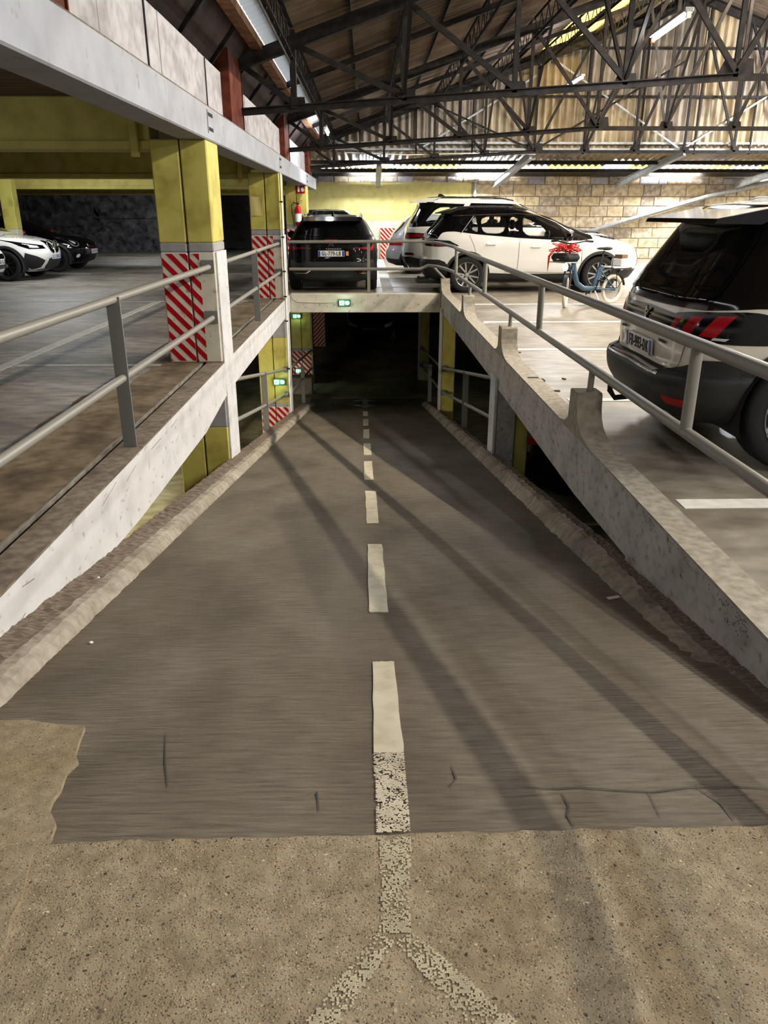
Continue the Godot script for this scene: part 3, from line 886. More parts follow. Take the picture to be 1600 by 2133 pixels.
func build_annex() -> void:
	lone("ceiling", bx(Vector3(-14, 2.56, -34.3), Vector3(-1.84, 2.8, 9)), mats["ceiling concrete"], "dim brown concrete ceiling over the parked cars", "ceiling", "", "structure")
	for z in [-1.95, -8.6, -15.3, -21.9, -28.6]:
		var labs := "olive yellow ceiling beam crossing above the stained floor"
		var t := thing("ceiling_beam", labs, "beam", Vector3.ZERO, 0, "olive ceiling beams", "structure")
		part("web", bx(Vector3(-14, 2.09, z - 0.2), Vector3(-2.13, 2.56, z + 0.17), 0.01), mats["olive yellow paint"], t)
		part("flange", bx(Vector3(-14, 2.09, z + 0.17), Vector3(-2.13, 2.17, z + 0.2), 0.006), mats["olive yellow paint"], t)
		part("conduit", bx(Vector3(-2.32, 2.02, z + 0.18), Vector3(-2.24, 2.56, z + 0.24), 0.01), mats["olive yellow paint"], t)
	var w := thing("wall_annex", "dark patched plaster wall behind the dark cars", "wall", Vector3.ZERO, 0, "", "structure")
	part("plaster", bx(Vector3(-14, 0, -34.5), Vector3(-6.3, 2.6, -34.3)), mats["dark plaster"], w)
	part("plaster", bx(Vector3(-4.6, 0, -34.5), Vector3(-2.2, 2.6, -34.3)), mats["dark plaster"], w)
	part("lintel", bx(Vector3(-6.3, 2.35, -34.5), Vector3(-4.6, 2.6, -34.3)), mats["dark plaster"], w)
	var rng := RandomNumberGenerator.new()
	rng.seed = 77
	for k in 8:
		var x := -13.5 + k * 0.93
		var h := rng.randf_range(0.3, 1.6)
		var y := rng.randf_range(0.1, 0.9)
		var p := PackedVector2Array()
		for a in 26:
			var r := rng.randf_range(0.62, 1.15)
			p.append(Vector2(x + cos(a * TAU / 26) * r * 0.55, y + h * 0.5 + sin(a * TAU / 26) * r * h * 0.5))
		var b := MB.new()
		b.prism(p, -34.32, -34.27)
		part("plaster_patch", b, mats["lime plaster"] if k % 4 == 1 else mats["dark plaster"], w)
	part("ledge", bx(Vector3(-11.2, 1.32, -34.3), Vector3(-8.6, 1.38, -34.18)), mats["dark plaster"], w)
	lone("wall_west", bx(Vector3(-14.2, -3.2, -40), Vector3(-14, 2.8, 9)), mats["dark plaster"], "dark side wall behind the cars on the stained floor", "wall", "", "structure")
	lone("wall_return", bx(Vector3(-2.35, 0, -34.3), Vector3(-2.15, 3.2, -28.7)), mats["whitewash"], "whitewashed return wall beside the dark doorway", "wall", "", "structure")
	# the doorway opens into an unlit store room
	var room := thing("door_1", "unlit open doorway in the dark wall behind the first striped pillar", "door", Vector3.ZERO, 0, "", "structure")
	part("room_wall", bx(Vector3(-7.2, 0, -38.0), Vector3(-3.4, 2.6, -37.8)), mats["whitewash"], room)
	part("room_wall", bx(Vector3(-7.2, 0, -37.8), Vector3(-7.0, 2.6, -34.5)), mats["whitewash"], room)
	part("room_wall", bx(Vector3(-3.6, 0, -37.8), Vector3(-3.4, 2.6, -34.5)), mats["whitewash"], room)
	part("room_ceiling", bx(Vector3(-7.2, 2.56, -38.0), Vector3(-3.4, 2.8, -34.3)), mats["ceiling concrete"], room)
	part("door_jamb", bx(Vector3(-6.34, 0, -34.5), Vector3(-6.28, 2.38, -34.26)), mats["dark steel"], room)
	part("door_jamb", bx(Vector3(-4.62, 0, -34.5), Vector3(-4.56, 2.38, -34.26)), mats["dark steel"], room)
	# thin pillars deeper in the annex
	for e in [[-9.0, -20.9, "slim pale yellow pillar behind the red-roofed black car"], [-12.4, -27.5, "slim pillar at the dark wall"]]:
		var p := thing("pillar", e[2], "pillar", Vector3.ZERO, 0, "", "structure")
		part("shaft", bx(Vector3(e[0] - 0.16, 1.13, e[1] - 0.3), Vector3(e[0] + 0.16, 2.56, e[1]), 0.01), mats["yellow paint"], p)
		part("panel", bx(Vector3(e[0] - 0.16, 0, e[1] - 0.3), Vector3(e[0] + 0.16, 1.13, e[1]), 0.01), mats["cream paint"], p)
	# room shell out of sight
	lone("wall_south", bx(Vector3(-14.2, -3.2, 9), Vector3(20.7, 7.6, 9.2)), mats["whitewash"], "plain plastered end wall of the hall", "wall", "", "structure")
	lone("wall_east", bx(Vector3(20.5, -3.2, -40), Vector3(20.7, 3.9, 9)), mats["whitewash"], "plain plastered long wall of the hall", "wall", "", "structure")

func build_far_wall() -> void:
	var w := thing("wall_far", "far wall, yellow and cream paint turning to bare stone blocks", "wall", Vector3.ZERO, 0, "", "structure")
	part("backing", bx(Vector3(-2.35, 0, -29.0), Vector3(20.5, 2.72, -28.74)), mats["mortar"], w)
	part("yellow_coat", bx(Vector3(-2.2, 1.27, -28.74), Vector3(3.6, 2.5, -28.70)), mats["overlit yellow paint"], w)
	part("cream_coat", bx(Vector3(-2.2, 0, -28.74), Vector3(3.6, 1.27, -28.70)), mats["cream paint"], w)
	var rng := RandomNumberGenerator.new()
	rng.seed = 41
	var names := ["stone a", "stone b", "stone c", "stone a", "stone b"]
	var y := 0.0
	var row := 0
	while y < 2.40:
		var h := rng.randf_range(0.29, 0.38)
		if y + h > 2.3: h = 2.44 - y
		var x := 3.62 - (0.0 if row % 2 == 0 else 0.0)
		while x < 14.5:
			var l := rng.randf_range(0.42, 0.98)
			if row % 2 == 1 and x < 3.7: l *= 0.55
			var d := rng.randf_range(0.0, 0.03)
			part("stone_block", bx(Vector3(x + 0.008, y + 0.008, -28.76), Vector3(x + l - 0.008, y + h - 0.008, -28.70 + d), 0.012), mats[names[rng.randi() % 5]], w)
			x += l
		y += h
		row += 1
	# broken coping under the lean-to eave
	var xx := -2.2
	while xx < 14.5:
		var l := rng.randf_range(0.25, 0.7)
		var h := rng.randf_range(0.06, 0.2)
		part("coping_stone", bx(Vector3(xx, 2.44 if xx > 3.6 else 2.5, -28.85), Vector3(xx + l - 0.015, 2.52 + h, -28.66 + rng.randf_range(-0.03, 0.05)), 0.02), mats[["stone a", "whitewash", "stone c"][rng.randi() % 3]], w)
		xx += l
	var p := MB.new()
	p.tube([on_z(1195, 492, -28.55), on_z(1370, 440, -28.55), on_z(1470, 410, -28.55), on_z(1640, 372, -28.55)], 0.075, 10)
	lone("wall_pipe", p, mats["galvanised steel"], "grey pipe slanting up the stone wall", "pipe")
	var q := MB.new()
	q.tube([Vector3(3.72, 0.9, -28.6), Vector3(3.72, 2.6, -28.6)], 0.05, 8)
	lone("down_pipe", q, mats["galvanised steel"], "grey upright pipe where yellow paint meets stone", "pipe")
	# striped guard at the foot of the wall
	var g := thing("wall_guard", "red and white striped guard at the foot of the far wall", "guard")
	part("board", bx(Vector3(0.45, 0.0, -28.7), Vector3(1.4, 1.05, -28.6), 0.01), mats["cream paint"], g)
	stripes(g, [[0.46, 1.39]], 0.02, 1.03, -28.598, 0.1)

# ---------------------------------------------------------------- roof
const EAVE_X := -1.25
const EAVE_Y := 3.73
const RIDGE_X := 9.4
const PITCHED := 0.335
func roof_y(x: float) -> float:
	return EAVE_Y + PITCHED * (minf(x, 2.0 * RIDGE_X - x) - EAVE_X)

# corrugated sheet: waves run along u for length `len`, stacked along w
func corrugated(length: float, waves: float, pitch: float, amp: float, seg := 8) -> MB:
	var b := MB.new()
	var cnt := int(waves * seg)
	for i in cnt:
		var q := []
		for k in [i, i + 1]:
			var a: float = TAU * k / seg
			q.append([k * pitch / seg, cos(a) * amp, Vector3(0, 1, sin(a) * amp * TAU / pitch).normalized()])
		b.tri(Vector3(0, q[0][1], q[0][0]), Vector3(length, q[0][1], q[0][0]), Vector3(length, q[1][1], q[1][0]), q[0][2], q[0][2], q[1][2])
		b.tri(Vector3(0, q[0][1], q[0][0]), Vector3(length, q[1][1], q[1][0]), Vector3(0, q[1][1], q[1][0]), q[0][2], q[1][2], q[1][2])
	return b

func build_roof() -> void:
	var run := (RIDGE_X - EAVE_X) / 7.0
	var len := run * sqrt(1.0 + PITCHED * PITCHED)
	var rng := RandomNumberGenerator.new()
	rng.seed = 19
	var sheet := corrugated(len + 0.12, 4, 0.22125, 0.036).mesh()
	var narrow := corrugated(0.24, 4, 0.22125, 0.036).mesh()
	var near := corrugated(len + 0.12, 77, 0.22125, 0.036, 6).mesh()
	var r := thing("roof", "brown corrugated roof sheets with yellow skylight sheets", "roof", Vector3.ZERO, 0, "", "structure")
	var up := Vector3(1, PITCHED, 0).normalized()
	var nrm := Vector3(-PITCHED, 1, 0).normalized()
	for row in 7:
		for colm in 20:
			var z := -8.0 - (colm + 1) * 0.885
			var p := Vector3(EAVE_X + row * run, roof_y(EAVE_X + row * run) + row * 0.004 + (colm % 2) * 0.006, z)
			var mname := "roof sheet %d" % (rng.randi() % 3)
			var called := "roof_sheet"
			if row == 4 and colm >= 12 and colm <= 18:
				mname = "translucent yellow sheet"
				called = "skylight_sheet"
			var o := part(called, sheet, mats[mname], r)
			o.transform = Transform3D(Basis(up, nrm, Vector3(0, 0, 1)), p)
			if row == 0:
				# strip of pale translucent sheets along the eave
				var e := part("skylight_sheet", narrow, mats["dulled translucent sheet"], r)
				e.transform = Transform3D(Basis(up, nrm, Vector3(0, 0, 1)), Vector3(EAVE_X - 0.13, roof_y(EAVE_X - 0.13) - 0.035, z))
		var o2 := part("roof_sheet", near, mats["roof sheet 0"], r)
		o2.transform = Transform3D(Basis(up, nrm, Vector3(0, 0, 1)), Vector3(EAVE_X + row * run, roof_y(EAVE_X + row * run) + row * 0.004, -8.0))
	# other slope
	var far := corrugated(len * 7.0 + 0.5, 158, 0.22125, 0.036, 6).mesh()
	var s := part("roof_sheet", far, mats["roof sheet 1"], r)
	s.transform = Transform3D(Basis(Vector3(-1, PITCHED, 0).normalized(), Vector3(PITCHED, 1, 0).normalized(), Vector3(0, 0, 1)), Vector3(20.5, roof_y(20.5), -25.9))
	part("ridge_cap", bx(Vector3(RIDGE_X - 0.25, roof_y(RIDGE_X) + 0.03, -25.9), Vector3(RIDGE_X + 0.25, roof_y(RIDGE_X) + 0.08, 9)), mats["roof sheet 2"], r)
	# flat dark boards between the wall head and the first sheets, with a gap that lets daylight in
	var rr := thing("eave", "dark flat eave boards above the whitewashed wall with a rusty rail", "eave", Vector3.ZERO, 0, "", "structure")
	var z := 9.0
	while z > -25.5:
		var e := maxf(z - 1.62, -25.5)
		var b := MB.new()
		b.quad(Vector3(-1.95, 3.06, z - 0.01), Vector3(-1.52, 3.58, z - 0.01), Vector3(-1.52, 3.58, e + 0.01), Vector3(-1.95, 3.06, e + 0.01), Vector3(1, -1, 0))
		b.quad(Vector3(-1.97, 3.09, z - 0.01), Vector3(-1.54, 3.61, z - 0.01), Vector3(-1.54, 3.61, e + 0.01), Vector3(-1.97, 3.09, e + 0.01), Vector3(-1, 1, 0))
		part("eave_board", b, mats["dark eave panel"], rr)
		var rib := MB.new()
		rib.bar(Vector3(-1.95, 3.04, e), Vector3(-1.45, 3.62, e), 0.06, 0.05)
		part("eave_rib", rib, mats["dark steel"], rr)
		z = e
	part("eave_rail", bx(Vector3(-1.505, 3.50, -25.5), Vector3(-1.36, 3.60, 9)), mats["rusty purlin"], rr)
	# whitewashed wall above the beam, in cast panels
	var w := thing("wall_clerestory", "whitewashed panel wall standing on the overhead beam", "wall", Vector3.ZERO, 0, "", "structure")
	z = 9.0
	rng.seed = 5
	while z > -25.4:
		var e := maxf(z - 1.66, -25.4)
		part("wall_panel", bx(Vector3(-2.05, 2.5, e + 0.006), Vector3(-1.765 + rng.randf_range(-0.006, 0.006), 3.1, z - 0.006), 0.006), mats["whitewash"], w)
		z = e
	for k in [-7.15, -9.6]:
		var c := MB.new()
		c.tube([Vector3(-1.755, 3.08, k), Vector3(-1.755, 2.62, k), Vector3(-1.75, 2.6, k - 0.06)], 0.008, 6)
		part("hanging_wire", c, mats["ink"], w)

const TRUSS_Z := [-5.0, -11.65, -18.3, -24.95]
func chord_y(x: float) -> float:
	var u := minf(x, 2.0 * RIDGE_X - x)
	return 2.77 + (minf(u, 4.95) + 1.7) / 6.65 * 0.44

func build_trusses() -> void:
	var nodes := [-0.97, 0.51, 1.99, 3.47, 4.95, 6.43, 7.91, 9.4]
	for tz in TRUSS_Z:
		var t := thing("roof_truss", {-5.0: "dark steel roof truss above the ramp start", -11.65: "dark riveted steel roof truss on the largest rust-brown post", -18.3: "dark steel roof truss on the second rust-brown post", -24.95: "dark steel roof truss against the corrugated gable"}[tz], "truss", Vector3.ZERO, 0, "", "structure")
		var M: Material = mats["dark steel"]
		for s in [-1.0, 1.0]:
			var X := func(x: float) -> float: return x if s < 0 else 2.0 * RIDGE_X - x
			var b := MB.new()
			b.bar(Vector3(X.call(-1.72), 2.77, tz), Vector3(X.call(4.95), 3.21, tz), 0.05, 0.085)
			b.bar(Vector3(X.call(-1.72), 2.81, tz), Vector3(X.call(4.95), 3.25, tz), 0.13, 0.012)
			part("bottom_chord", b, M, t)
			b = MB.new()
			b.bar(Vector3(X.call(-1.9), roof_y(-1.9) - 0.24, tz), Vector3(X.call(9.4), roof_y(9.4) - 0.24, tz), 0.13, 0.16)
			part("top_chord", b, M, t)
			for i in nodes.size():
				if s > 0 and i == nodes.size() - 1:
					continue
				var x: float = X.call(nodes[i])
				b = MB.new()
				b.bar(Vector3(x, chord_y(x), tz), Vector3(x, roof_y(x) - 0.2, tz), 0.065, 0.05, Vector3.BACK)
				part("post", b, M, t)
				if i < 4:
					var x2: float = X.call(nodes[i + 1])
					b = MB.new()
					b.bar(Vector3(x, roof_y(x) - 0.25, tz + 0.03), Vector3(x2, chord_y(x2) + 0.05, tz + 0.03), 0.05, 0.07)
					part("brace", b, M, t)
				elif i < 7:
					var x2: float = X.call(nodes[i + 1])
					b = MB.new()
					b.bar(Vector3(x, chord_y(x) + 0.05, tz + 0.03), Vector3(x2, roof_y(x2) - 0.25, tz + 0.03), 0.05, 0.07)
					part("brace", b, M, t)
				b = MB.new()
				var h := 0.14 if i != 4 else 0.22
				var p := PackedVector2Array([Vector2(x - h * 1.2, chord_y(x) - 0.04), Vector2(x + h * 1.2, chord_y(x) - 0.04), Vector2(x + h, chord_y(x) + h), Vector2(x - h * 0.7, chord_y(x) + h)])
				b.prism(p, tz - 0.008, tz + 0.008)
				part("gusset", b, M, t)
			# first panel at the post
			b = MB.new()
			b.bar(Vector3(X.call(-1.72), 3.38, tz + 0.02), Vector3(X.call(-0.97), chord_y(-0.97) + 0.05, tz + 0.02), 0.05, 0.07)
			part("brace", b, M, t)
			b = MB.new()
			b.bar(Vector3(X.call(-0.97), roof_y(-0.97) - 0.3, tz), Vector3(X.call(-0.97), chord_y(-0.97), tz), 0.08, 0.1, Vector3.BACK)
			part("post", b, M, t)
		var cm := MB.new()
		cm.bar(Vector3(4.95, 3.21, tz), Vector3(13.85, 3.21, tz), 0.05, 0.085)
		part("bottom_chord", cm, M, t)
		# post on the overhead beam
		var pst := thing("roof_post", {-5.0: "rust-brown steel post above the ramp start", -11.65: "largest rust-brown steel post standing on the overhead beam", -18.3: "second rust-brown steel post on the overhead beam", -24.95: "small far rust-brown steel post at the end of the overhead beam"}[tz], "post", Vector3.ZERO, 0, "", "structure")
		part("flange", bx(Vector3(-2.02, 2.525, tz + 0.98), Vector3(-1.66, 3.36, tz + 1.0), 0.004), mats["rust brown steel"], pst)
		part("side_plate", bx(Vector3(-1.70, 2.525, tz - 0.05), Vector3(-1.675, 3.36, tz + 0.98), 0.004), mats["rust brown steel"], pst)
		part("back_flange", bx(Vector3(-2.02, 2.525, tz - 0.07), Vector3(-1.66, 3.36, tz - 0.05)), mats["rust brown steel"], pst)
	# lattice purlins from truss to truss
	for k in 3:
		var z0: float = TRUSS_Z[k] - 0.07
		var z1: float = TRUSS_Z[k + 1] + 0.07
		for i in 8:
			var x: float = nodes[i]
			if i == 7: x = 9.33
			var yt := roof_y(x) - 0.10
			var yb := yt - 0.36
			var t := thing("lattice_purlin", "dark lattice steel purlin under the corrugated roof", "purlin", Vector3.ZERO, 0, "lattice purlins between the trusses", "structure")
			for yy in [yt, yb]:
				var b := MB.new()
				b.angle(Vector3(x, yy, z0), Vector3(x, yy, z1), 0.06)
				part("chord", b, mats["dark steel"], t)
			var l := MB.new()
			var cnt := 21
			for j in cnt:
				var za := lerpf(z0, z1, float(j) / cnt)
				var zb := lerpf(z0, z1, float(j + 1) / cnt)
				if j % 2 == 0: l.bar(Vector3(x, yb, za), Vector3(x, yt, zb), 0.012, 0.028)
				else: l.bar(Vector3(x, yt, za), Vector3(x, yb, zb), 0.012, 0.028)
			part("lacing", l, mats["dark steel"], t)
			# knee braces down to the bottom chord
			if i in [1, 3, 5]:
				for e in [[z0, z0 - 1.7], [z1, z1 + 1.7]]:
					if e[0] > -11.0: continue
					var b := MB.new()
					b.bar(Vector3(x, chord_y(x) + 0.08, e[0]), Vector3(x, yb, e[1]), 0.045, 0.045)
					part("knee_brace", b, mats["dark steel"], t)
	# light angle purlins in between
	for i in 14:
		var x := -0.6 + i * 0.74
		if i % 2 == 0:
			var b := MB.new()
			b.angle(Vector3(x + 0.37, roof_y(x + 0.37) - 0.05, -25.0), Vector3(x + 0.37, roof_y(x + 0.37) - 0.05, -5.0), 0.07)
			lone("angle_purlin", b, mats["dark steel"], "thin dark angle purlin along the roof sheets", "purlin", "angle purlins", "structure")
	# rafters halfway between the trusses
	for z in [-8.3, -14.97, -21.6]:
		var b := MB.new()
		b.bar(Vector3(-1.9, roof_y(-1.9) - 0.14, z), Vector3(9.4, roof_y(9.4) - 0.14, z), 0.07, 0.09)
		lone("rafter", b, mats["dark steel"], "slim dark rafter halfway between two trusses", "rafter", "slim rafters", "structure")

func build_gable() -> void:
	var g := thing("wall_gable", "tan corrugated gable wall in a dark steel frame", "wall", Vector3.ZERO, 0, "", "structure")
	var rng := RandomNumberGenerator.new()
	rng.seed = 61
	var pitch := 0.22125
	for tier in 2:
		var x := -1.85
		while x < 20.4:
			var b := MB.new()
			var seg := 8
			for i in 4 * seg:
				var xa := x + i * pitch / seg
				var xb := x + (i + 1) * pitch / seg
				var za := cos(TAU * i / seg) * 0.040
				var zb := cos(TAU * (i + 1) / seg) * 0.040
				var na := Vector3(sin(TAU * i / seg) * 0.040 * TAU / pitch, 0, 1).normalized()
				var nb := Vector3(sin(TAU * (i + 1) / seg) * 0.040 * TAU / pitch, 0, 1).normalized()
				var z := -25.22 + tier * 0.05
				var y0 := 3.22 if tier == 0 else 4.66
				var ya := minf(roof_y(xa) + 0.03, 4.72 if tier == 0 else 20.0)
				var yb := minf(roof_y(xb) + 0.03, 4.72 if tier == 0 else 20.0)
				if ya <= y0 or yb <= y0: continue
				b.tri(Vector3(xa, y0, z + za), Vector3(xb, y0, z + zb), Vector3(xb, yb, z + zb), na, nb, nb)
				b.tri(Vector3(xa, y0, z + za), Vector3(xb, yb, z + zb), Vector3(xa, ya, z + za), na, nb, na)
			if b.v.size() > 0:
				part("gable_sheet", b, mats["gable sheet %d" % (rng.randi() % 3)], g)
			x += 4 * pitch
	var f := thing("gable_frame", "dark steel posts and rails of the gable wall", "frame", Vector3.ZERO, 0, "", "structure")
	var x := -0.2
	while x < 19:
		var b := MB.new()
		b.bar(Vector3(x, 3.15, -25.1), Vector3(x, roof_y(x) - 0.1, -25.1), 0.045, 0.06, Vector3.BACK)
		part("frame_post", b, mats["dark steel"], f)
		x += 1.66
	for y in [3.28, 3.45, 4.68, 5.9]:
		var xr := maxf(-1.7, EAVE_X + (y - EAVE_Y) / PITCHED + 0.2)
		part("frame_rail", bx(Vector3(xr, y - 0.03, -25.13), Vector3(2 * RIDGE_X - xr, y + 0.03, -25.08)), mats["dark steel"] if y > 4 else mats["galvanised steel"], f)
	for e in [[4.95, 3.25, 9.2, 5.6], [9.3, 3.3, 5.2, 5.7], [4.95, 3.25, 1.6, 4.6], [9.4, 3.3, 13.2, 5.6], [1.6, 3.3, 4.9, 5.2]]:
		var b := MB.new()
		b.bar(Vector3(e[0], e[1], -25.04), Vector3(e[2], e[3], -25.04), 0.03, 0.05)
		part("frame_brace", b, mats["galvanised steel"] if e[0] != 4.95 else mats["dark steel"], f)
	for s in [-1.0, 1.0]:
		var b := MB.new()
		var xe := -1.8 if s < 0 else 20.5
		b.bar(Vector3(xe, roof_y(-1.8) - 0.12, -25.08), Vector3(RIDGE_X, roof_y(RIDGE_X) - 0.12, -25.08), 0.06, 0.14)
		part("frame_rafter", b, mats["dark steel"], f)

func lean_y(z: float) -> float:
	return lerpf(3.26, 2.74, (-25.2 - z) / 3.55)

func build_lean_to() -> void:
	var l := thing("lean_to_roof", "low corrugated lean-to roof with glowing translucent sheets along the far wall", "roof", Vector3.ZERO, 0, "", "structure")
	var rng := RandomNumberGenerator.new()
	rng.seed = 23
	var dirv := Vector3(0, lean_y(-28.75) - lean_y(-25.2), -3.55).normalized()
	var nrm := Vector3.RIGHT.cross(dirv)
	if nrm.y < 0: nrm = -nrm
	var rows := [[-25.15, 1.30, 0.0], [-26.35, 1.15, 0.05], [-27.55, 0.55, 0.075], [-28.1, 0.75, 0.0]]
	for r in rows.size():
		var s := corrugated(rows[r][1], 4, 0.22125, 0.036).mesh()
		for c in 20:
			var x := -1.9 + c * 0.885
			var mname := "gable sheet %d" % (rng.randi() % 3)
			var called := "lean_to_sheet"
			if r == 2 and c >= 2 or (r == 1 and c in [6, 11]):
				mname = "translucent yellow sheet" if (c * 7 + 2) % 5 < 3 else "translucent white sheet"
				called = "skylight_sheet"
			var o := part(called, s, mats[mname], l)
			var z: float = rows[r][0]
			o.transform = Transform3D(Basis(dirv, nrm, Vector3(1, 0, 0)), Vector3(x, lean_y(z) + rows[r][2], z))
	for z in [-26.3, -27.5, -28.15]:
		var b := MB.new()
		b.box(Vector3(-1.9, lean_y(z) - 0.16, z - 0.04), Vector3(16, lean_y(z) - 0.05, z + 0.04))
		part("lean_to_purlin", b, mats["dark steel"], l)
	for e in [[0.37, 0.37, 2.9], [4.35, 4.89, 3.1], [8.54, 9.5, 3.2], [12.7, 14.0, 3.2]]:
		var b := MB.new()
		var lo := Vector3(e[0], 2.40, -28.5)
		var hi := Vector3(e[1], e[2], -25.15)
		b.bar(lo, hi, 0.09, 0.16)
		b.bar(lo + Vector3(0, 0.085, 0), hi + Vector3(0, 0.085, 0), 0.16, 0.012)
		b.bar(lo - Vector3(0, 0.085, 0), hi - Vector3(0, 0.085, 0), 0.16, 0.012)
		lone("lean_to_strut", b, mats["galvanised steel"], "grey steel strut sloping from the gable frame down to the far wall", "strut", "struts of the lean-to", "structure")
	var c := MB.new()
	c.tube([Vector3(-0.6, 3.18, -25.0), Vector3(1.2, 3.12, -25.0), Vector3(3.0, 3.16, -25.0), Vector3(5.0, 3.14, -25.0)], 0.014, 6)
	lone("cable", c, mats["plate white"], "white cable strung under the gable wall", "cable")

func build_lower_level() -> void:
	lone("floor", bx(Vector3(-14, LOW - 0.2, -40), Vector3(20.5, LOW, 9)), mats["lower floor"], "greenish concrete floor of the lower level seen below the beams", "floor", "", "structure")
	lone("wall_north", bx(Vector3(-14.2, -3.2, -40.2), Vector3(20.7, -0.2, -40)), mats["whitewash"], "dark end wall of the lower level", "wall", "", "structure")
	# pillar deep in the dark with red stripes
	var p := thing("pillar", "red and white striped pillar deep in the dark lower level", "pillar", Vector3.ZERO, 0, "", "structure")
	part("shaft", bx(Vector3(-2.0, -1.3, -28.9), Vector3(-1.55, -0.25, -28.3), 0.01), mats["grey band paint"], p)
	part("panel", bx(Vector3(-2.0, LOW, -28.9), Vector3(-1.55, -1.3, -28.3), 0.01), mats["cream paint"], p)
	stripes(p, [[-1.99, -1.56]], LOW + 0.02, -1.32, -28.298, 0.1, -1.0)
	var q := thing("pillar", "red and white striped pillar in the dark under the pale floor", "pillar", Vector3.ZERO, 0, "", "structure")
	part("panel", bx(Vector3(3.6, LOW, -18.6), Vector3(4.1, -0.25, -18.0), 0.01), mats["cream paint"], q)
	stripes(q, [[3.61, 4.09]], LOW + 0.02, -1.3, -17.998, 0.1)
	# faint bay lines
	for e in [[-15.3, 2.4], [-13.2, 2.4], [-11.0, 2.2]]:
		lone("bay_line", bx(Vector3(e[1], LOW, e[0] - 0.05), Vector3(7.2, LOW + 0.004, e[0] + 0.05)), mats["floor line paint"], "white bay line on the lower floor under the pale slab", "marking", "bay lines on the lower floor", "structure")
	var x := MB.new()
	x.bar(Vector3(2.6, LOW + 0.004, -15.2), Vector3(6.0, LOW + 0.004, -13.3), 0.1, 0.006)
	lone("cross_line", x, mats["floor line paint"], "slanting white line on the lower floor between bay lines", "marking", "", "structure")
	part("block", bx(Vector3(-2.1, LOW, -20.8), Vector3(-1.5, LOW + 0.45, -20.3), 0.02), mats["kerb concrete"], thing("concrete_block", "low concrete block beside the kerb below the crossbeam", "block", Vector3.ZERO))

# ---------------------------------------------------------------- lamps
func tube_lamp(at: Vector3, along: Vector3, length: float, power: float, tint: Color, label: String, group := "", hang := 0.0) -> Node3D:
	var t := thing("fluorescent_lamp", label, "lamp", at, 0, group)
	var b := MB.new()
	b.bar(-along * length * 0.52 + Vector3(0, 0.05, 0), along * length * 0.52 + Vector3(0, 0.05, 0), 0.10, 0.05, Vector3.UP, 0.008)
	part("housing", b, mats["galvanised steel"], t)
	b = MB.new()
	b.tube([-along * length * 0.5, along * length * 0.5], 0.022, 10)
	var glow := sm("tube glow", C8(255, 250, 238), 0.4)
	glow.emission_enabled = true
	glow.emission = C8(255, 250, 238)
	glow.emission_energy_multiplier = 4.0
	part("tube_light", b, glow, t)
	for s in [-1.0, 1.0]:
		b = MB.new()
		b.bar(along * s * (length * 0.5), along * s * (length * 0.5 + 0.03), 0.05, 0.06)
		part("end_cap", b, mats["orange"] if s < 0 and hang > 0.5 else mats["plate white"], t)
	if hang > 0.0:
		for s in [-1.0, 1.0]:
			b = MB.new()
			b.tube([along * s * length * 0.35 + Vector3(0, 0.07, 0), along * s * length * 0.35 + Vector3(0, 0.07 + hang, 0)], 0.006, 6)
			part("hanger", b, mats["dark steel"], t)
	# a tube shines all round its length: one emitter below it and one to either side
	var x := along.cross(Vector3.UP).normalized()
	for e in [[Vector3.DOWN, 0.45], [x, 0.4], [-x, 0.4]]:
		var l := AreaLight3D.new()
		l.name = "tube_emitter"
		l.area_size = Vector2(0.06, length)
		l.light_energy = power * e[1]
		l.light_color = tint
		l.shadow_enabled = true
		l.area_range = 60.0
		t.add_child(l, true)
		var face: Vector3 = e[0]
		l.position = face * 0.04
		l.basis = Basis(along.cross(-face), along, -face)
	return t

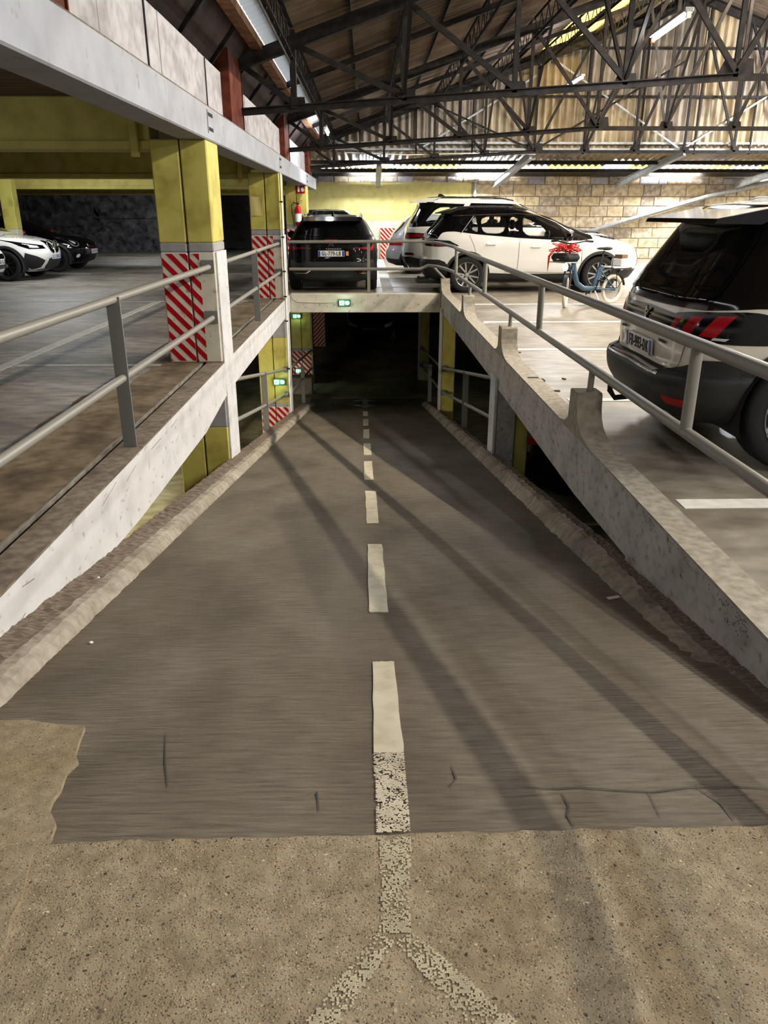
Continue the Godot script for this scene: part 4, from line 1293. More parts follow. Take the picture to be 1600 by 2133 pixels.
func build_lamps() -> void:
	var zed := Vector3(0, 0, 1)
	var cool := C8(244, 249, 255)
	var warm := C8(255, 243, 224)
	# the row over the pale floor that throws the rail shadows on the ramp
	for i in 5:
		tube_lamp(Vector3(8.0, 6.1, -5.5 - i * 3.3), zed, 2.6, 74.0, warm, "fluorescent lamp in the long row under the roof ridge", "row of lamps under the ridge", 0.6)
	for i in 4:
		tube_lamp(Vector3(14.0, 4.9, 2.0 - i * 6.0), zed, 2.6, 40.0, cool, "fluorescent lamp in the row along the far slope of the roof", "row of lamps along the far slope", 0.5)
	# the row over the aisle
	tube_lamp(on_z(1395, 59, -10.5), Vector3(-0.05, 0, 1).normalized(), 1.3, 9.0, cool, "bright fluorescent lamp with an orange end hanging by the first truss", "", 0.6)
	tube_lamp(on_z(1197, 172, -21.5), zed, 1.5, 34.0, cool, "fluorescent lamp hanging before the gable wall", "", 0.5)
	for z in [-4.9, 0.7, 6.3]:
		tube_lamp(Vector3(6.2, 5.2, z), zed, 1.5, 14.0 if z < 0 else 26.0, cool, "fluorescent lamp over the aisle behind the first truss", "aisle lamps", 0.5)
	tube_lamp(Vector3(5.2, 4.6, 3.4), zed, 1.5, 30.0, warm, "added unseen fill lamp over the landing", "", 0.3)  # added out of view to fill the landing with light
	tube_lamp(on_z(680, 274, -20.5), zed, 1.4, 8.0, cool, "small fluorescent lamp beside the overhead beam's far posts", "", 0.25)
	tube_lamp(Vector3(12.4, 5.0, -22.6), zed, 1.5, 110.0, cool, "added unseen lamp grazing the gable wall beyond the bicycle", "", 0.4)  # added out of frame so grazing light brings out the corrugations
	# lamps under the lean-to
	for e in [[3.9, 2.83], [10.4, 2.86], [14.5, 2.86]]:
		tube_lamp(Vector3(e[0], e[1], -28.0), Vector3(1, 0, 0), 1.7, 34.0, cool, "fluorescent lamp fixed along the lean-to above the far wall", "lamps along the far wall")
	tube_lamp(Vector3(0.2, 2.86, -28.0), Vector3(1, 0, 0), 1.5, 20.0, cool, "fluorescent lamp of the lean-to above the yellow wall")
	# unseen fill lamps added in the annex, then the lamps of the lower level
	tube_lamp(Vector3(-5.0, 2.5, -5.3), Vector3(1, 0, 0), 1.5, 2.6, cool, "added fill lamp between the olive beams over the stained floor")
	tube_lamp(Vector3(-7.0, 2.5, -18.5), Vector3(1, 0, 0), 1.5, 13.0, cool, "added fill lamp over the white car's bonnet")
	tube_lamp(Vector3(-8.0, 2.5, -29.5), Vector3(1, 0, 0), 1.5, 8.0, cool, "added fill lamp brightening the dark plaster wall")  # added to lift the annex back wall
	tube_lamp(Vector3(-5.0, -0.34, -9.5), Vector3(1, 0, 0), 1.5, 30.0, warm, "ceiling lamp of the lower level beside the striped pillar foot")
	tube_lamp(Vector3(5.0, -0.34, -14.0), Vector3(1, 0, 0), 1.5, 0.6, warm, "ceiling lamp of the lower level under the pale slab")

# ---------------------------------------------------------------- railings
func build_railings() -> void:
	var R: Material = mats["rail paint"]
	var P: Material = mats["rail post grey"]
	var spans := [[8.0, -8.36, [-5.15, 1.5], "flat-post railing before the first striped pillar"], [-8.99, -15.02, [-11.8], "flat-post railing between the two striped pillars"]]
	for s in spans:
		var t := thing("railing", "grey " + s[3] + " on the white beam", "railing")
		for y in [0.985, 0.475]:
			var b := MB.new()
			b.tube([Vector3(-1.64, y, s[0]), Vector3(-1.64, y, s[1] + 0.02)], 0.027, 14)
			part("top_rail" if y > 0.6 else "mid_rail", b, R, t)
			part("bracket", bx(Vector3(-1.72, y - 0.06, s[1]), Vector3(-1.585, y + 0.07, s[1] + 0.012), 0.002), P, t)
			if s[0] < 0:
				part("bracket", bx(Vector3(-1.72, y - 0.06, s[0] - 0.012), Vector3(-1.585, y + 0.07, s[0]), 0.002), P, t)
		for z in s[2]:
			part("rail_post", bx(Vector3(-1.69, 0.0, z - 0.006), Vector3(-1.60, 1.0, z + 0.006), 0.002), P, t)
	# pipe railing along the other beam, turning across the crossbeam
	var t := thing("railing", "grey pipe railing standing on the stub posts of the concrete beam", "railing")
	var D: Material = mats["rail paint"]
	for y in [0.91, 0.47]:
		var top: bool = y > 0.6
		var b := MB.new()
		b.tube([Vector3(1.6, y, 8.0), Vector3(1.6, y, -14.5), Vector3(1.6, y + 0.02, -14.9)], 0.032 if top else 0.03, 14)
		part("top_rail" if top else "mid_rail", b, D, t)
	var cr := thing("railing", "grey two-pipe railing across the crossbeam before the black car", "railing")
	for y in [0.91, 0.47]:
		var top: bool = y > 0.6
		var b := MB.new()
		b.tube([Vector3(1.6, y + 0.02, -14.9), Vector3(1.5, y + 0.04, -15.5), Vector3(1.36, y + 0.06, -15.86), Vector3(1.2, y + 0.07, -16.0), Vector3(1.05, y + (0.08 if top else 0.0), -16.05), Vector3(-1.56, y + (0.07 if top else 0.0), -16.05)], 0.03, 14)
		part("top_rail" if top else "mid_rail", b, D, cr)
	for z in [3.3, -0.1, -3.74, -7.3, -10.9, -14.55]:
		var b := MB.new()
		b.tube([Vector3(1.6, 0.47, z), Vector3(1.6, 0.91, z)], 0.03, 12)
		part("rail_post", b, R, t)
	for z in [-5.42, -8.73, -12.36]:
		var b := MB.new()
		b.tube([Vector3(1.585, 0.27, z), Vector3(1.59, 0.47 if z > -15 else 0.5, z)], 0.022, 10)
		part("stub_pipe", b, R, t)
	var sb := MB.new()
	sb.tube([Vector3(1.56, 0.27, -16.1), Vector3(1.3, 0.52, -15.95)], 0.022, 10)
	part("stub_pipe", sb, R, cr)
	for z in [1.0]:
		var b := MB.new()
		b.tube([Vector3(1.59, 0.0, z), Vector3(1.6, 0.47, z)], 0.022, 10)
		part("stub_pipe", b, R, t)
	for e in [[0.02, 0.42, 0.98]]:
		part("rail_post", bx(Vector3(e[0] - 0.03, 0.0, -16.06), Vector3(e[0] + 0.03, e[2], -16.04), 0.002), R, cr)
	# rails of the ramp under the slabs
	for e in [[-1.60, -9.0, -15.0, -11.75, "lower railing beside the ramp by the striped pillar foot"], [1.52, -8.97, -15.42, -11.9, "lower railing beside the ramp before the dark parked car"], [-1.60, -15.64, -21.65, -18.7, "lower railing beyond the crossbeam on the exit-light side"], [1.52, -15.8, -22.05, -18.9, "lower railing beyond the crossbeam by the dark yellow column"]]:
		var u := thing("railing", "grey " + e[4], "railing")
		var m := R if e[1] > -15.0 else D
		for h in [0.94, 0.45]:
			var b := MB.new()
			b.tube([Vector3(e[0], ramp_y(e[1]) + h, e[1]), Vector3(e[0], ramp_y(e[2]) + h, e[2])], 0.026, 10)
			part("top_rail" if h > 0.6 else "mid_rail", b, m, u)
			part("bracket", bx(Vector3(e[0] - 0.05, ramp_y(e[2]) + h - 0.06, e[2]), Vector3(e[0] + 0.05, ramp_y(e[2]) + h + 0.06, e[2] + 0.012)), P, u)
		part("rail_post", bx(Vector3(e[0] - 0.045, ramp_y(e[3]) + 0.04, e[3] - 0.006), Vector3(e[0] + 0.045, ramp_y(e[3]) + 0.96, e[3] + 0.006)), P, u)

# ---------------------------------------------------------------- car bodies
# A shell is lofted from rows [height, rear x, front x, half width, rear squareness, front squareness];
# panes, lamps, trims and seams are cut out of that shell, so that they follow its curves.
class Shell:
	var p := PackedVector3Array()
	var n := PackedVector3Array()
	var sr := PackedFloat32Array()   # way round from the middle of the tail
	var sf := PackedFloat32Array()   # way round from the middle of the nose
	var mid := 1.4

func ring_half(r: Array) -> Array:
	var out := []
	var xc: float = (r[1] + r[2]) * 0.5
	for end in 2:
		var nn: float = r[4] if end == 0 else r[5]
		var a: float = (xc - r[1]) if end == 0 else (r[2] - xc)
		var q45 := pow(0.5, 1.0 / nn)
		var pts := []
		for i in 10:
			var t := i / 10.0
			var q := q45 * (1.0 - pow(1.0 - t, 1.6))
			pts.append(Vector2(a * pow(maxf(0.0, 1.0 - pow(q, nn)), 1.0 / nn), r[3] * q))
		for i in 13:
			var t := i / 12.0
			var q := q45 * (1.0 - pow(t, 1.5))
			pts.append(Vector2(a * q, r[3] * pow(maxf(0.0, 1.0 - pow(q, nn)), 1.0 / nn)))
		if end == 0:
			for q in pts: out.append(Vector2(xc - q.x, q.y))
		else:
			pts.reverse()
			for i in range(1, pts.size()): out.append(Vector2(xc + pts[i].x, pts[i].y))
	return out

func loft(rows: Array, k: int) -> Shell:
	var s := Shell.new()
	var slices := []
	for i in rows.size() - 1:
		var a: Array = rows[maxi(i - 1, 0)]
		var b: Array = rows[i]
		var c: Array = rows[i + 1]
		var d: Array = rows[mini(i + 2, rows.size() - 1)]
		for j in k:
			var t := float(j) / k
			var r := []
			for e in 6:
				r.append(cubic_interpolate(b[e], c[e], a[e], d[e], t) if e > 0 else lerpf(b[0], c[0], t))
			slices.append(r)
	slices.append(rows[rows.size() - 1])
	var grid := []
	for r in slices:
		var row := []
		for q in ring_half(r): row.append(Vector3(q.x, r[0], q.y))
		grid.append(row)
	var nu: int = grid[0].size()
	var nv := grid.size()
	var norm := []
	var arc := []
	for v in nv:
		var row := []
		var ln := [0.0]
		for u in nu:
			var du: Vector3
			if u == 0 or u == nu - 1:
				du = Vector3(0, 0, 1 if u == 0 else -1)
			else:
				du = grid[v][u + 1] - grid[v][u - 1]
			var dv: Vector3 = grid[mini(v + 1, nv - 1)][u] - grid[maxi(v - 1, 0)][u]
			var nn := dv.cross(du)
			if nn.length() < 1e-9: nn = Vector3.UP
			nn = nn.normalized()
			if u == 0 or u == nu - 1: nn.z = 0.0
			var out := Vector3(grid[v][u].x - (slices[v][1] + slices[v][2]) * 0.5, 0, grid[v][u].z)
			if nn.dot(out) < 0 and absf(nn.y) < 0.98: nn = -nn
			if v == nv - 1 and nn.y < 0: nn = -nn
			row.append(nn.normalized())
			if u > 0: ln.append(ln[u - 1] + grid[v][u].distance_to(grid[v][u - 1]))
		norm.append(row)
		arc.append(ln)
	s.mid = (rows[3][1] + rows[3][2]) * 0.5
	for v in nv - 1:
		for u in nu - 1:
			for f in [[[v, u], [v, u + 1], [v + 1, u + 1]], [[v, u], [v + 1, u + 1], [v + 1, u]]]:
				for side in [1.0, -1.0]:
					var m := Vector3(1, 1, side)
					for e in f:
						s.p.append(grid[e[0]][e[1]] * m)
						s.n.append(norm[e[0]][e[1]] * m)
						s.sr.append(arc[e[0]][e[1]])
						s.sf.append(arc[e[0]][nu - 1] - arc[e[0]][e[1]])
	# roof lid
	var top: Array = grid[nv - 1]
	var hub := Vector3((top[0].x + top[nu - 1].x) * 0.5, top[0].y + 0.012, 0)
	for u in nu - 1:
		for side in [1.0, -1.0]:
			var m := Vector3(1, 1, side)
			for q in [top[u], top[u + 1], hub]:
				s.p.append(q * m)
				s.n.append(Vector3(0, 1, 0))
				s.sr.append(2.0)
				s.sf.append(2.0)
	return s

func flat_of(s: Shell, i: int, proj: String) -> PackedVector2Array:
	var out := PackedVector2Array()
	for k in 3:
		var p := s.p[i + k]
		match proj:
			"side": out.append(Vector2(p.x, p.y))
			"rear": out.append(Vector2(s.sr[i + k], p.y))
			"front": out.append(Vector2(s.sf[i + k], p.y))
	return out

func fits(s: Shell, i: int, proj: String) -> bool:
	match proj:
		"side": return absf(s.n[i].z + s.n[i + 1].z + s.n[i + 2].z) > 0.6
		"rear": return s.p[i].x < s.mid
		"front": return s.p[i].x > s.mid
	return true

func add_bits(out, s: Shell, i: int, tri: PackedVector2Array, polys: Array, off: float) -> void:
	var a := tri[0]
	var e1 := tri[1] - a
	var e2 := tri[2] - a
	var det := e1.cross(e2)
	for poly in polys:
		if poly.size() < 3: continue
		var idx := Geometry2D.triangulate_polygon(poly)
		for j in range(0, idx.size(), 3):
			var pp := []
			var nn := []
			var ss := []
			for k in 3:
				var d: Vector2 = poly[idx[j + k]] - a
				var u := d.cross(e2) / det
				var w := e1.cross(d) / det
				var g := 1.0 - u - w
				var n3 := (s.n[i] * g + s.n[i + 1] * u + s.n[i + 2] * w).normalized()
				pp.append(s.p[i] * g + s.p[i + 1] * u + s.p[i + 2] * w + n3 * off)
				nn.append(n3)
				ss.append([s.sr[i] * g + s.sr[i + 1] * u + s.sr[i + 2] * w, s.sf[i] * g + s.sf[i + 1] * u + s.sf[i + 2] * w])
			if out is MB:
				out.tri(pp[0], pp[1], pp[2], nn[0], nn[1], nn[2])
			else:
				for k in 3:
					out.p.append(pp[k]); out.n.append(nn[k]); out.sr.append(ss[k][0]); out.sf.append(ss[k][1])

func bounds(poly: PackedVector2Array) -> Rect2:
	var r := Rect2(poly[0], Vector2.ZERO)
	for q in poly: r = r.expand(q)
	return r

# the piece of the shell inside a shape drawn in side, rear-wrapped or front-wrapped view
func cut_piece(s: Shell, proj: String, poly: PackedVector2Array, off: float, only := 0.0) -> MB:
	var b := MB.new()
	var r := bounds(poly)
	for i in range(0, s.p.size(), 3):
		if only != 0.0 and (s.p[i].z + s.p[i + 1].z + s.p[i + 2].z) * only < 0.0: continue
		if not fits(s, i, proj): continue
		var t := flat_of(s, i, proj)
		if t[0].x < r.position.x and t[1].x < r.position.x and t[2].x < r.position.x or t[0].x > r.end.x and t[1].x > r.end.x and t[2].x > r.end.x: continue
		if t[0].y < r.position.y and t[1].y < r.position.y and t[2].y < r.position.y or t[0].y > r.end.y and t[1].y > r.end.y and t[2].y > r.end.y: continue
		if absf((t[1] - t[0]).cross(t[2] - t[0])) < 1e-7: continue
		add_bits(b, s, i, t, Geometry2D.intersect_polygons(t, poly), off)
	return b

func cut_away(s: Shell, proj: String, poly: PackedVector2Array) -> Shell:
	var o := Shell.new()
	o.mid = s.mid
	var r := bounds(poly)
	for i in range(0, s.p.size(), 3):
		var t := flat_of(s, i, proj)
		var tb := bounds(t)
		if not fits(s, i, proj) or not tb.intersects(r) or absf((t[1] - t[0]).cross(t[2] - t[0])) < 1e-7:
			for k in 3:
				o.p.append(s.p[i + k]); o.n.append(s.n[i + k]); o.sr.append(s.sr[i + k]); o.sf.append(s.sf[i + k])
			continue
		add_bits(o, s, i, t, Geometry2D.clip_polygons(t, poly), 0.0)
	return o

func PV(a: Array) -> PackedVector2Array:
	var o := PackedVector2Array()
	for q in a: o.append(Vector2(q[0], q[1]))
	return o

func soft(p: PackedVector2Array, times := 2) -> PackedVector2Array:
	for k in times:
		var o := PackedVector2Array()
		for i in p.size():
			var a := p[i]
			var b := p[(i + 1) % p.size()]
			o.append(a.lerp(b, 0.18)); o.append(a.lerp(b, 0.82))
		p = o
	return p

func circle(x: float, y: float, r: float, n := 40) -> PackedVector2Array:
	var o := PackedVector2Array()
	for k in n: o.append(Vector2(x + cos(TAU * k / n) * r, y + sin(TAU * k / n) * r))
	return o

func band_arc(x: float, y: float, r0: float, r1: float, a0: float, a1: float) -> PackedVector2Array:
	var o := PackedVector2Array()
	for k in 25:
		var a := lerpf(a0, a1, k / 24.0)
		o.append(Vector2(x + cos(a) * r1, y + sin(a) * r1))
	for k in 25:
		var a := lerpf(a1, a0, k / 24.0)
		o.append(Vector2(x + cos(a) * r0, y + sin(a) * r0))
	return o

func seam(a: Array, w := 0.006) -> PackedVector2Array:
	var l := PackedVector2Array()
	var r := PackedVector2Array()
	for i in a.size():
		var p := Vector2(a[i][0], a[i][1])
		var q := Vector2(a[mini(i + 1, a.size() - 1)][0], a[mini(i + 1, a.size() - 1)][1])
		var o := Vector2(a[maxi(i - 1, 0)][0], a[maxi(i - 1, 0)][1])
		var d := (q - o).normalized().orthogonal() * w * 0.5
		l.append(p + d); r.append(p - d)
	r.reverse()
	l.append_array(r)
	return l

func make_wheel(parent: Node3D, at: Vector3, rad: float, style: String, out: float) -> void:
	# axle along z, outer face towards out
	var t := MB.new()
	var turn := Basis(Vector3(1, 0, 0), Vector3(0, 0, out), Vector3(0, -out, 0))
	t.xf = Transform3D(turn, Vector3.ZERO)
	var ri := rad * 0.69
	t.lathe([Vector2(ri, -0.11), Vector2(rad * 0.93, -0.115), Vector2(rad * 0.985, -0.095), Vector2(rad, -0.06), Vector2(rad, -0.035), Vector2(rad - 0.008, -0.033), Vector2(rad - 0.008, -0.025), Vector2(rad, -0.023), Vector2(rad, 0.023), Vector2(rad - 0.008, 0.025), Vector2(rad - 0.008, 0.033), Vector2(rad, 0.035), Vector2(rad, 0.06), Vector2(rad * 0.985, 0.095), Vector2(rad * 0.93, 0.115), Vector2(rad * 0.8, 0.12), Vector2(ri, 0.108)], 40)
	var w := part("wheel", t, mats["rubber"], parent)
	w.position = at
	var d := MB.new()
	d.xf = t.xf
	d.lathe([Vector2(ri, 0.108), Vector2(ri * 0.97, 0.10), Vector2(ri * 0.93, 0.045), Vector2(0.0, 0.03)], 32)
	d.lathe([Vector2(0.0, 0.03), Vector2(0.06, 0.025), Vector2(0.06, -0.1), Vector2(ri, -0.108)], 24)
	part("rim_barrel", d, mats["rim black"], w)
	var sp := MB.new()
	sp.xf = t.xf
	var pairs := 5
	for k in pairs:
		for s in [-1.0, 1.0]:
			var a: float = TAU * k / pairs + 0.5 + s * 0.14
			var a2: float = TAU * k / pairs + 0.5 + s * 0.27
			var p0 := Vector3(cos(a) * 0.05, 0.085, sin(a) * 0.05)
			var p1 := Vector3(cos(a2) * ri * 0.96, 0.098, sin(a2) * ri * 0.96)
			sp.bar(p0, p1, 0.03 if style == "silver" else 0.026, 0.02)
	part("spokes", sp, mats["satin silver"] if style != "dark" else mats["rim black"], w)
	var rg := MB.new()
	rg.xf = t.xf
	rg.lathe([Vector2(ri * 1.0, 0.105), Vector2(ri * 0.985, 0.115), Vector2(ri * 0.94, 0.108), Vector2(ri * 0.94, 0.09)], 36)
	part("rim_edge", rg, mats["satin silver"] if style != "dark" else mats["rim black"], w)
	var h := MB.new()
	h.xf = t.xf
	h.lathe([Vector2(0.045, 0.08), Vector2(0.04, 0.105), Vector2(0.0, 0.108)], 16)
	part("hub_cap", h, mats["satin silver"], w)

func lettering(words: String, high: float, m: Material, parent: Node3D, called := "lettering", deep := 0.003, wide := 1.0) -> MeshInstance3D:
	var t := TextMesh.new()
	var f := SystemFont.new()
	f.font_names = PackedStringArray(["Droid Sans"])
	f.font_weight = 700
	t.font = f
	t.text = words
	t.font_size = 64
	t.pixel_size = high / 46.0
	t.depth = deep
	t.curve_step = 2.0
	var o := part(called, t, m, parent)
	o.scale = Vector3(wide, 1, 1)
	return o

# number plate facing local +z, then turned by the caller
func plate(parent: Node3D, words: String, xf: Transform3D) -> void:
	var p := part("number_plate", bx(Vector3(-0.26, -0.055, 0), Vector3(0.26, 0.055, 0.012), 0.003), mats["plate white"], parent)
	p.transform = xf
	for s in [-1.0, 1.0]:
		part("blue_strip", bx(Vector3(s * 0.237 - 0.02, -0.05, 0.011), Vector3(s * 0.237 + 0.02, 0.05, 0.0135)), mats["plate blue"], p)
	if words:
		var l := lettering(words, 0.078, mats["ink"], p, "lettering", 0.003, 0.76)
		l.position = Vector3(0, 0, 0.0135)

func halves_of(proj: String, poly: PackedVector2Array) -> Array:
	return [-1.0, 1.0] if proj == "side" or bounds(poly).position.x > 0.004 else [0.0]

func make_car(c: Dictionary) -> Node3D:
	var root := thing("car", c.label, "car", c.at, c.get("turn", 0.0), c.get("group", ""))
	var s := loft(c.rows, c.get("k", 4))
	var shell := s
	var wb: float = c.wb
	var rad: float = c.get("wheel", 0.345)
	var ar: float = rad + 0.045
	for x in [0.0, wb]:
		shell = cut_away(shell, "side", circle(x, rad, ar))
	var cabin: bool = c.get("cabin", false)
	for r in c.rows: r[0] *= c.get("low", 1.0)
	for g in c.get("glass", []):
		var poly := soft(PV(g[1]), 2)
		if cabin: shell = cut_away(shell, g[0], poly)
	var body := MB.new()
	for i in range(0, shell.p.size(), 3):
		body.tri(shell.p[i], shell.p[i + 1], shell.p[i + 2], shell.n[i], shell.n[i + 1], shell.n[i + 2])
	part("body", body, mats[c.paint], root)
	if cabin:
		var inner := MB.new()
		for i in range(0, shell.p.size(), 3):
			inner.tri(shell.p[i] - shell.n[i] * 0.03, shell.p[i + 1] - shell.n[i + 1] * 0.03, shell.p[i + 2] - shell.n[i + 2] * 0.03, -shell.n[i], -shell.n[i + 1], -shell.n[i + 2])
		part("cabin_lining", inner, mats["cabin trim"], root)
		for x in [1.35, 0.35]:
			for z in [-0.38, 0.38]:
				var seat := MB.new()
				seat.box(Vector3(x - 0.2, 0.45, z - 0.24), Vector3(x + 0.32, 0.68, z + 0.24), 0.05)
				seat.box(Vector3(x - 0.32, 0.6, z - 0.23), Vector3(x - 0.14, 1.16, z + 0.23), 0.05)
				var st := part("seat", seat, mats["cabin trim"], root)
				part("headrest", bx(Vector3(x - 0.33, 1.19, z - 0.12), Vector3(x - 0.22, 1.38, z + 0.12), 0.04), mats["cabin trim"], st)
		part("dashboard", bx(Vector3(1.95, 0.7, -0.72), Vector3(2.4, 1.02, 0.72), 0.05), mats["cabin trim"], root)
		var sw := MB.new()
		var ring := []
		for k in 20: ring.append(Vector3(1.82 + cos(TAU * k / 20) * 0.05, 0.98 + cos(TAU * k / 20) * 0.17, -0.38 + sin(TAU * k / 20) * 0.18))
		sw.tube(ring, 0.016, 6, true)
		part("steering_wheel", sw, mats["cabin trim"], root)
	# underside
	var r0: Array = c.rows[0]
	var under := MB.new()
	var ring0 := ring_half(r0)
	for u in ring0.size() - 1:
		for sd in [-1.0, 1.0]:
			under.flat(Vector3(ring0[u].x, r0[0], ring0[u].y * sd), Vector3(ring0[u + 1].x, r0[0], ring0[u + 1].y * sd), Vector3((r0[1] + r0[2]) * 0.5, r0[0], 0), Vector3.DOWN)
	part("underside", under, mats["cladding dark"], root)
	for x in [0.0, wb]:
		for sd in [-1.0, 1.0]:
			var a := MB.new()
			for k in 18:
				var t0 := lerpf(-0.35, PI + 0.35, k / 18.0)
				var t1 := lerpf(-0.35, PI + 0.35, (k + 1) / 18.0)
				var w0: float = 0.5
				var w1: float = c.rows[4][3] - 0.02
				var A := Vector3(x + cos(t0) * ar, rad + sin(t0) * ar, 0)
				var B := Vector3(x + cos(t1) * ar, rad + sin(t1) * ar, 0)
				a.quad(A + Vector3(0, 0, sd * w0), B + Vector3(0, 0, sd * w0), B + Vector3(0, 0, sd * w1), A + Vector3(0, 0, sd * w1), Vector3(x, rad, 0) - A)
				a.flat(A + Vector3(0, 0, sd * w0), B + Vector3(0, 0, sd * w0), Vector3(x, rad, sd * w0), Vector3(0, 0, sd))
			part("wheel_arch", a, mats["cladding dark"], root)
			make_wheel(root, Vector3(x, rad, sd * (c.rows[4][3] - 0.145)), rad, c.get("rim", "silver"), sd)
	var lift := 0.002
	if c.get("arch_trim", true):
		for x in [0.0, wb]:
			for sd in [-1.0, 1.0]:
				part("arch_trim", cut_piece(s, "side", band_arc(x, rad, ar, ar + 0.055, -0.25, PI + 0.25), 0.008, sd), mats["cladding"], root)
	for q in c.get("panels", []):
		lift += 0.0004
		var poly: PackedVector2Array = q[2] if q[2] is PackedVector2Array else PV(q[2])
		if q.size() > 4 and q[4] is String and q[4] == "soft": poly = soft(poly, 2)
		for sd in halves_of(q[1], poly):
			var b := cut_piece(shell, q[1], poly, lift, sd)
			if b.v.size() > 0:
				part(q[0], b, mats[q[3]], root)
	for g in c.get("glass", []):
		var pane := soft(PV(g[1]), 2)
		for sd in halves_of(g[0], pane):
			part(g[3] if g.size() > 3 else "window", cut_piece(s, g[0], pane, 0.0 if cabin else lift + 0.002, sd), mats[g[2]], root)
	# door mirrors
	if c.has("mirror"):
		for sd in c.get("mirror_sides", [-1.0, 1.0]):
			var m := MB.new()
			m.ball(Vector3(c.mirror[0], c.mirror[1], sd * (c.mirror[2] + 0.12)), Vector3(0.07, 0.085, 0.12), 12)
			m.bar(Vector3(c.mirror[0] + 0.02, c.mirror[1] - 0.06, sd * (c.mirror[2] - 0.06)), Vector3(c.mirror[0], c.mirror[1] - 0.03, sd * (c.mirror[2] + 0.1)), 0.05, 0.03)
			part("door_mirror", m, mats[c.mirror[3]], root)
	for h in c.get("handles", []):
		for sd in [-1.0, 1.0]:
			part("door_handle", bx(Vector3(h[0] - 0.1, h[1] - 0.016, sd * h[2] - 0.02), Vector3(h[0] + 0.1, h[1] + 0.016, sd * h[2] + 0.02), 0.012), mats[c.paint], root)
	return root

const REAR_FACE := Basis(Vector3(0, 0, 1), Vector3(0, 1, 0), Vector3(-1, 0, 0))
const FRONT_FACE := Basis(Vector3(0, 0, -1), Vector3(0, 1, 0), Vector3(1, 0, 0))

func hatch_rows(front: float, rear: float, high: float, half: float) -> Array:
	# a plain hatchback, for cars of which little shows
	var base := [[0.20, 0.25, -0.30, 0.80, 4, 4], [0.28, 0.06, -0.12, 0.92, 5, 4], [0.45, 0.0, -0.02, 0.98, 5.5, 4], [0.62, 0.0, 0.0, 1.0, 5.5, 4], [0.72, 0.06, -0.02, 1.0, 6, 3.8], [0.86, 0.08, -0.12, 1.0, 6, 3.6], [0.97, 0.12, -0.5, 0.985, 6, 3.4], [1.03, 0.16, -0.95, 0.965, 6, 3.4], [1.1, 0.2, -1.2, 0.93, 6, 3.6], [1.28, 0.36, -1.55, 0.86, 6, 4], [1.46, 0.5, -1.95, 0.78, 6, 5], [1.54, 0.58, -2.25, 0.72, 5, 5], [1.59, 0.8, -2.6, 0.6, 5, 5], [1.605, 1.0, -2.8, 0.45, 4, 4]]
	var o := []
	for r in base:
		o.append([0.2 + (r[0] - 0.2) * (high - 0.2) / 1.405, rear + r[1], front + r[2], half * r[3], r[4], r[5]])
	return o

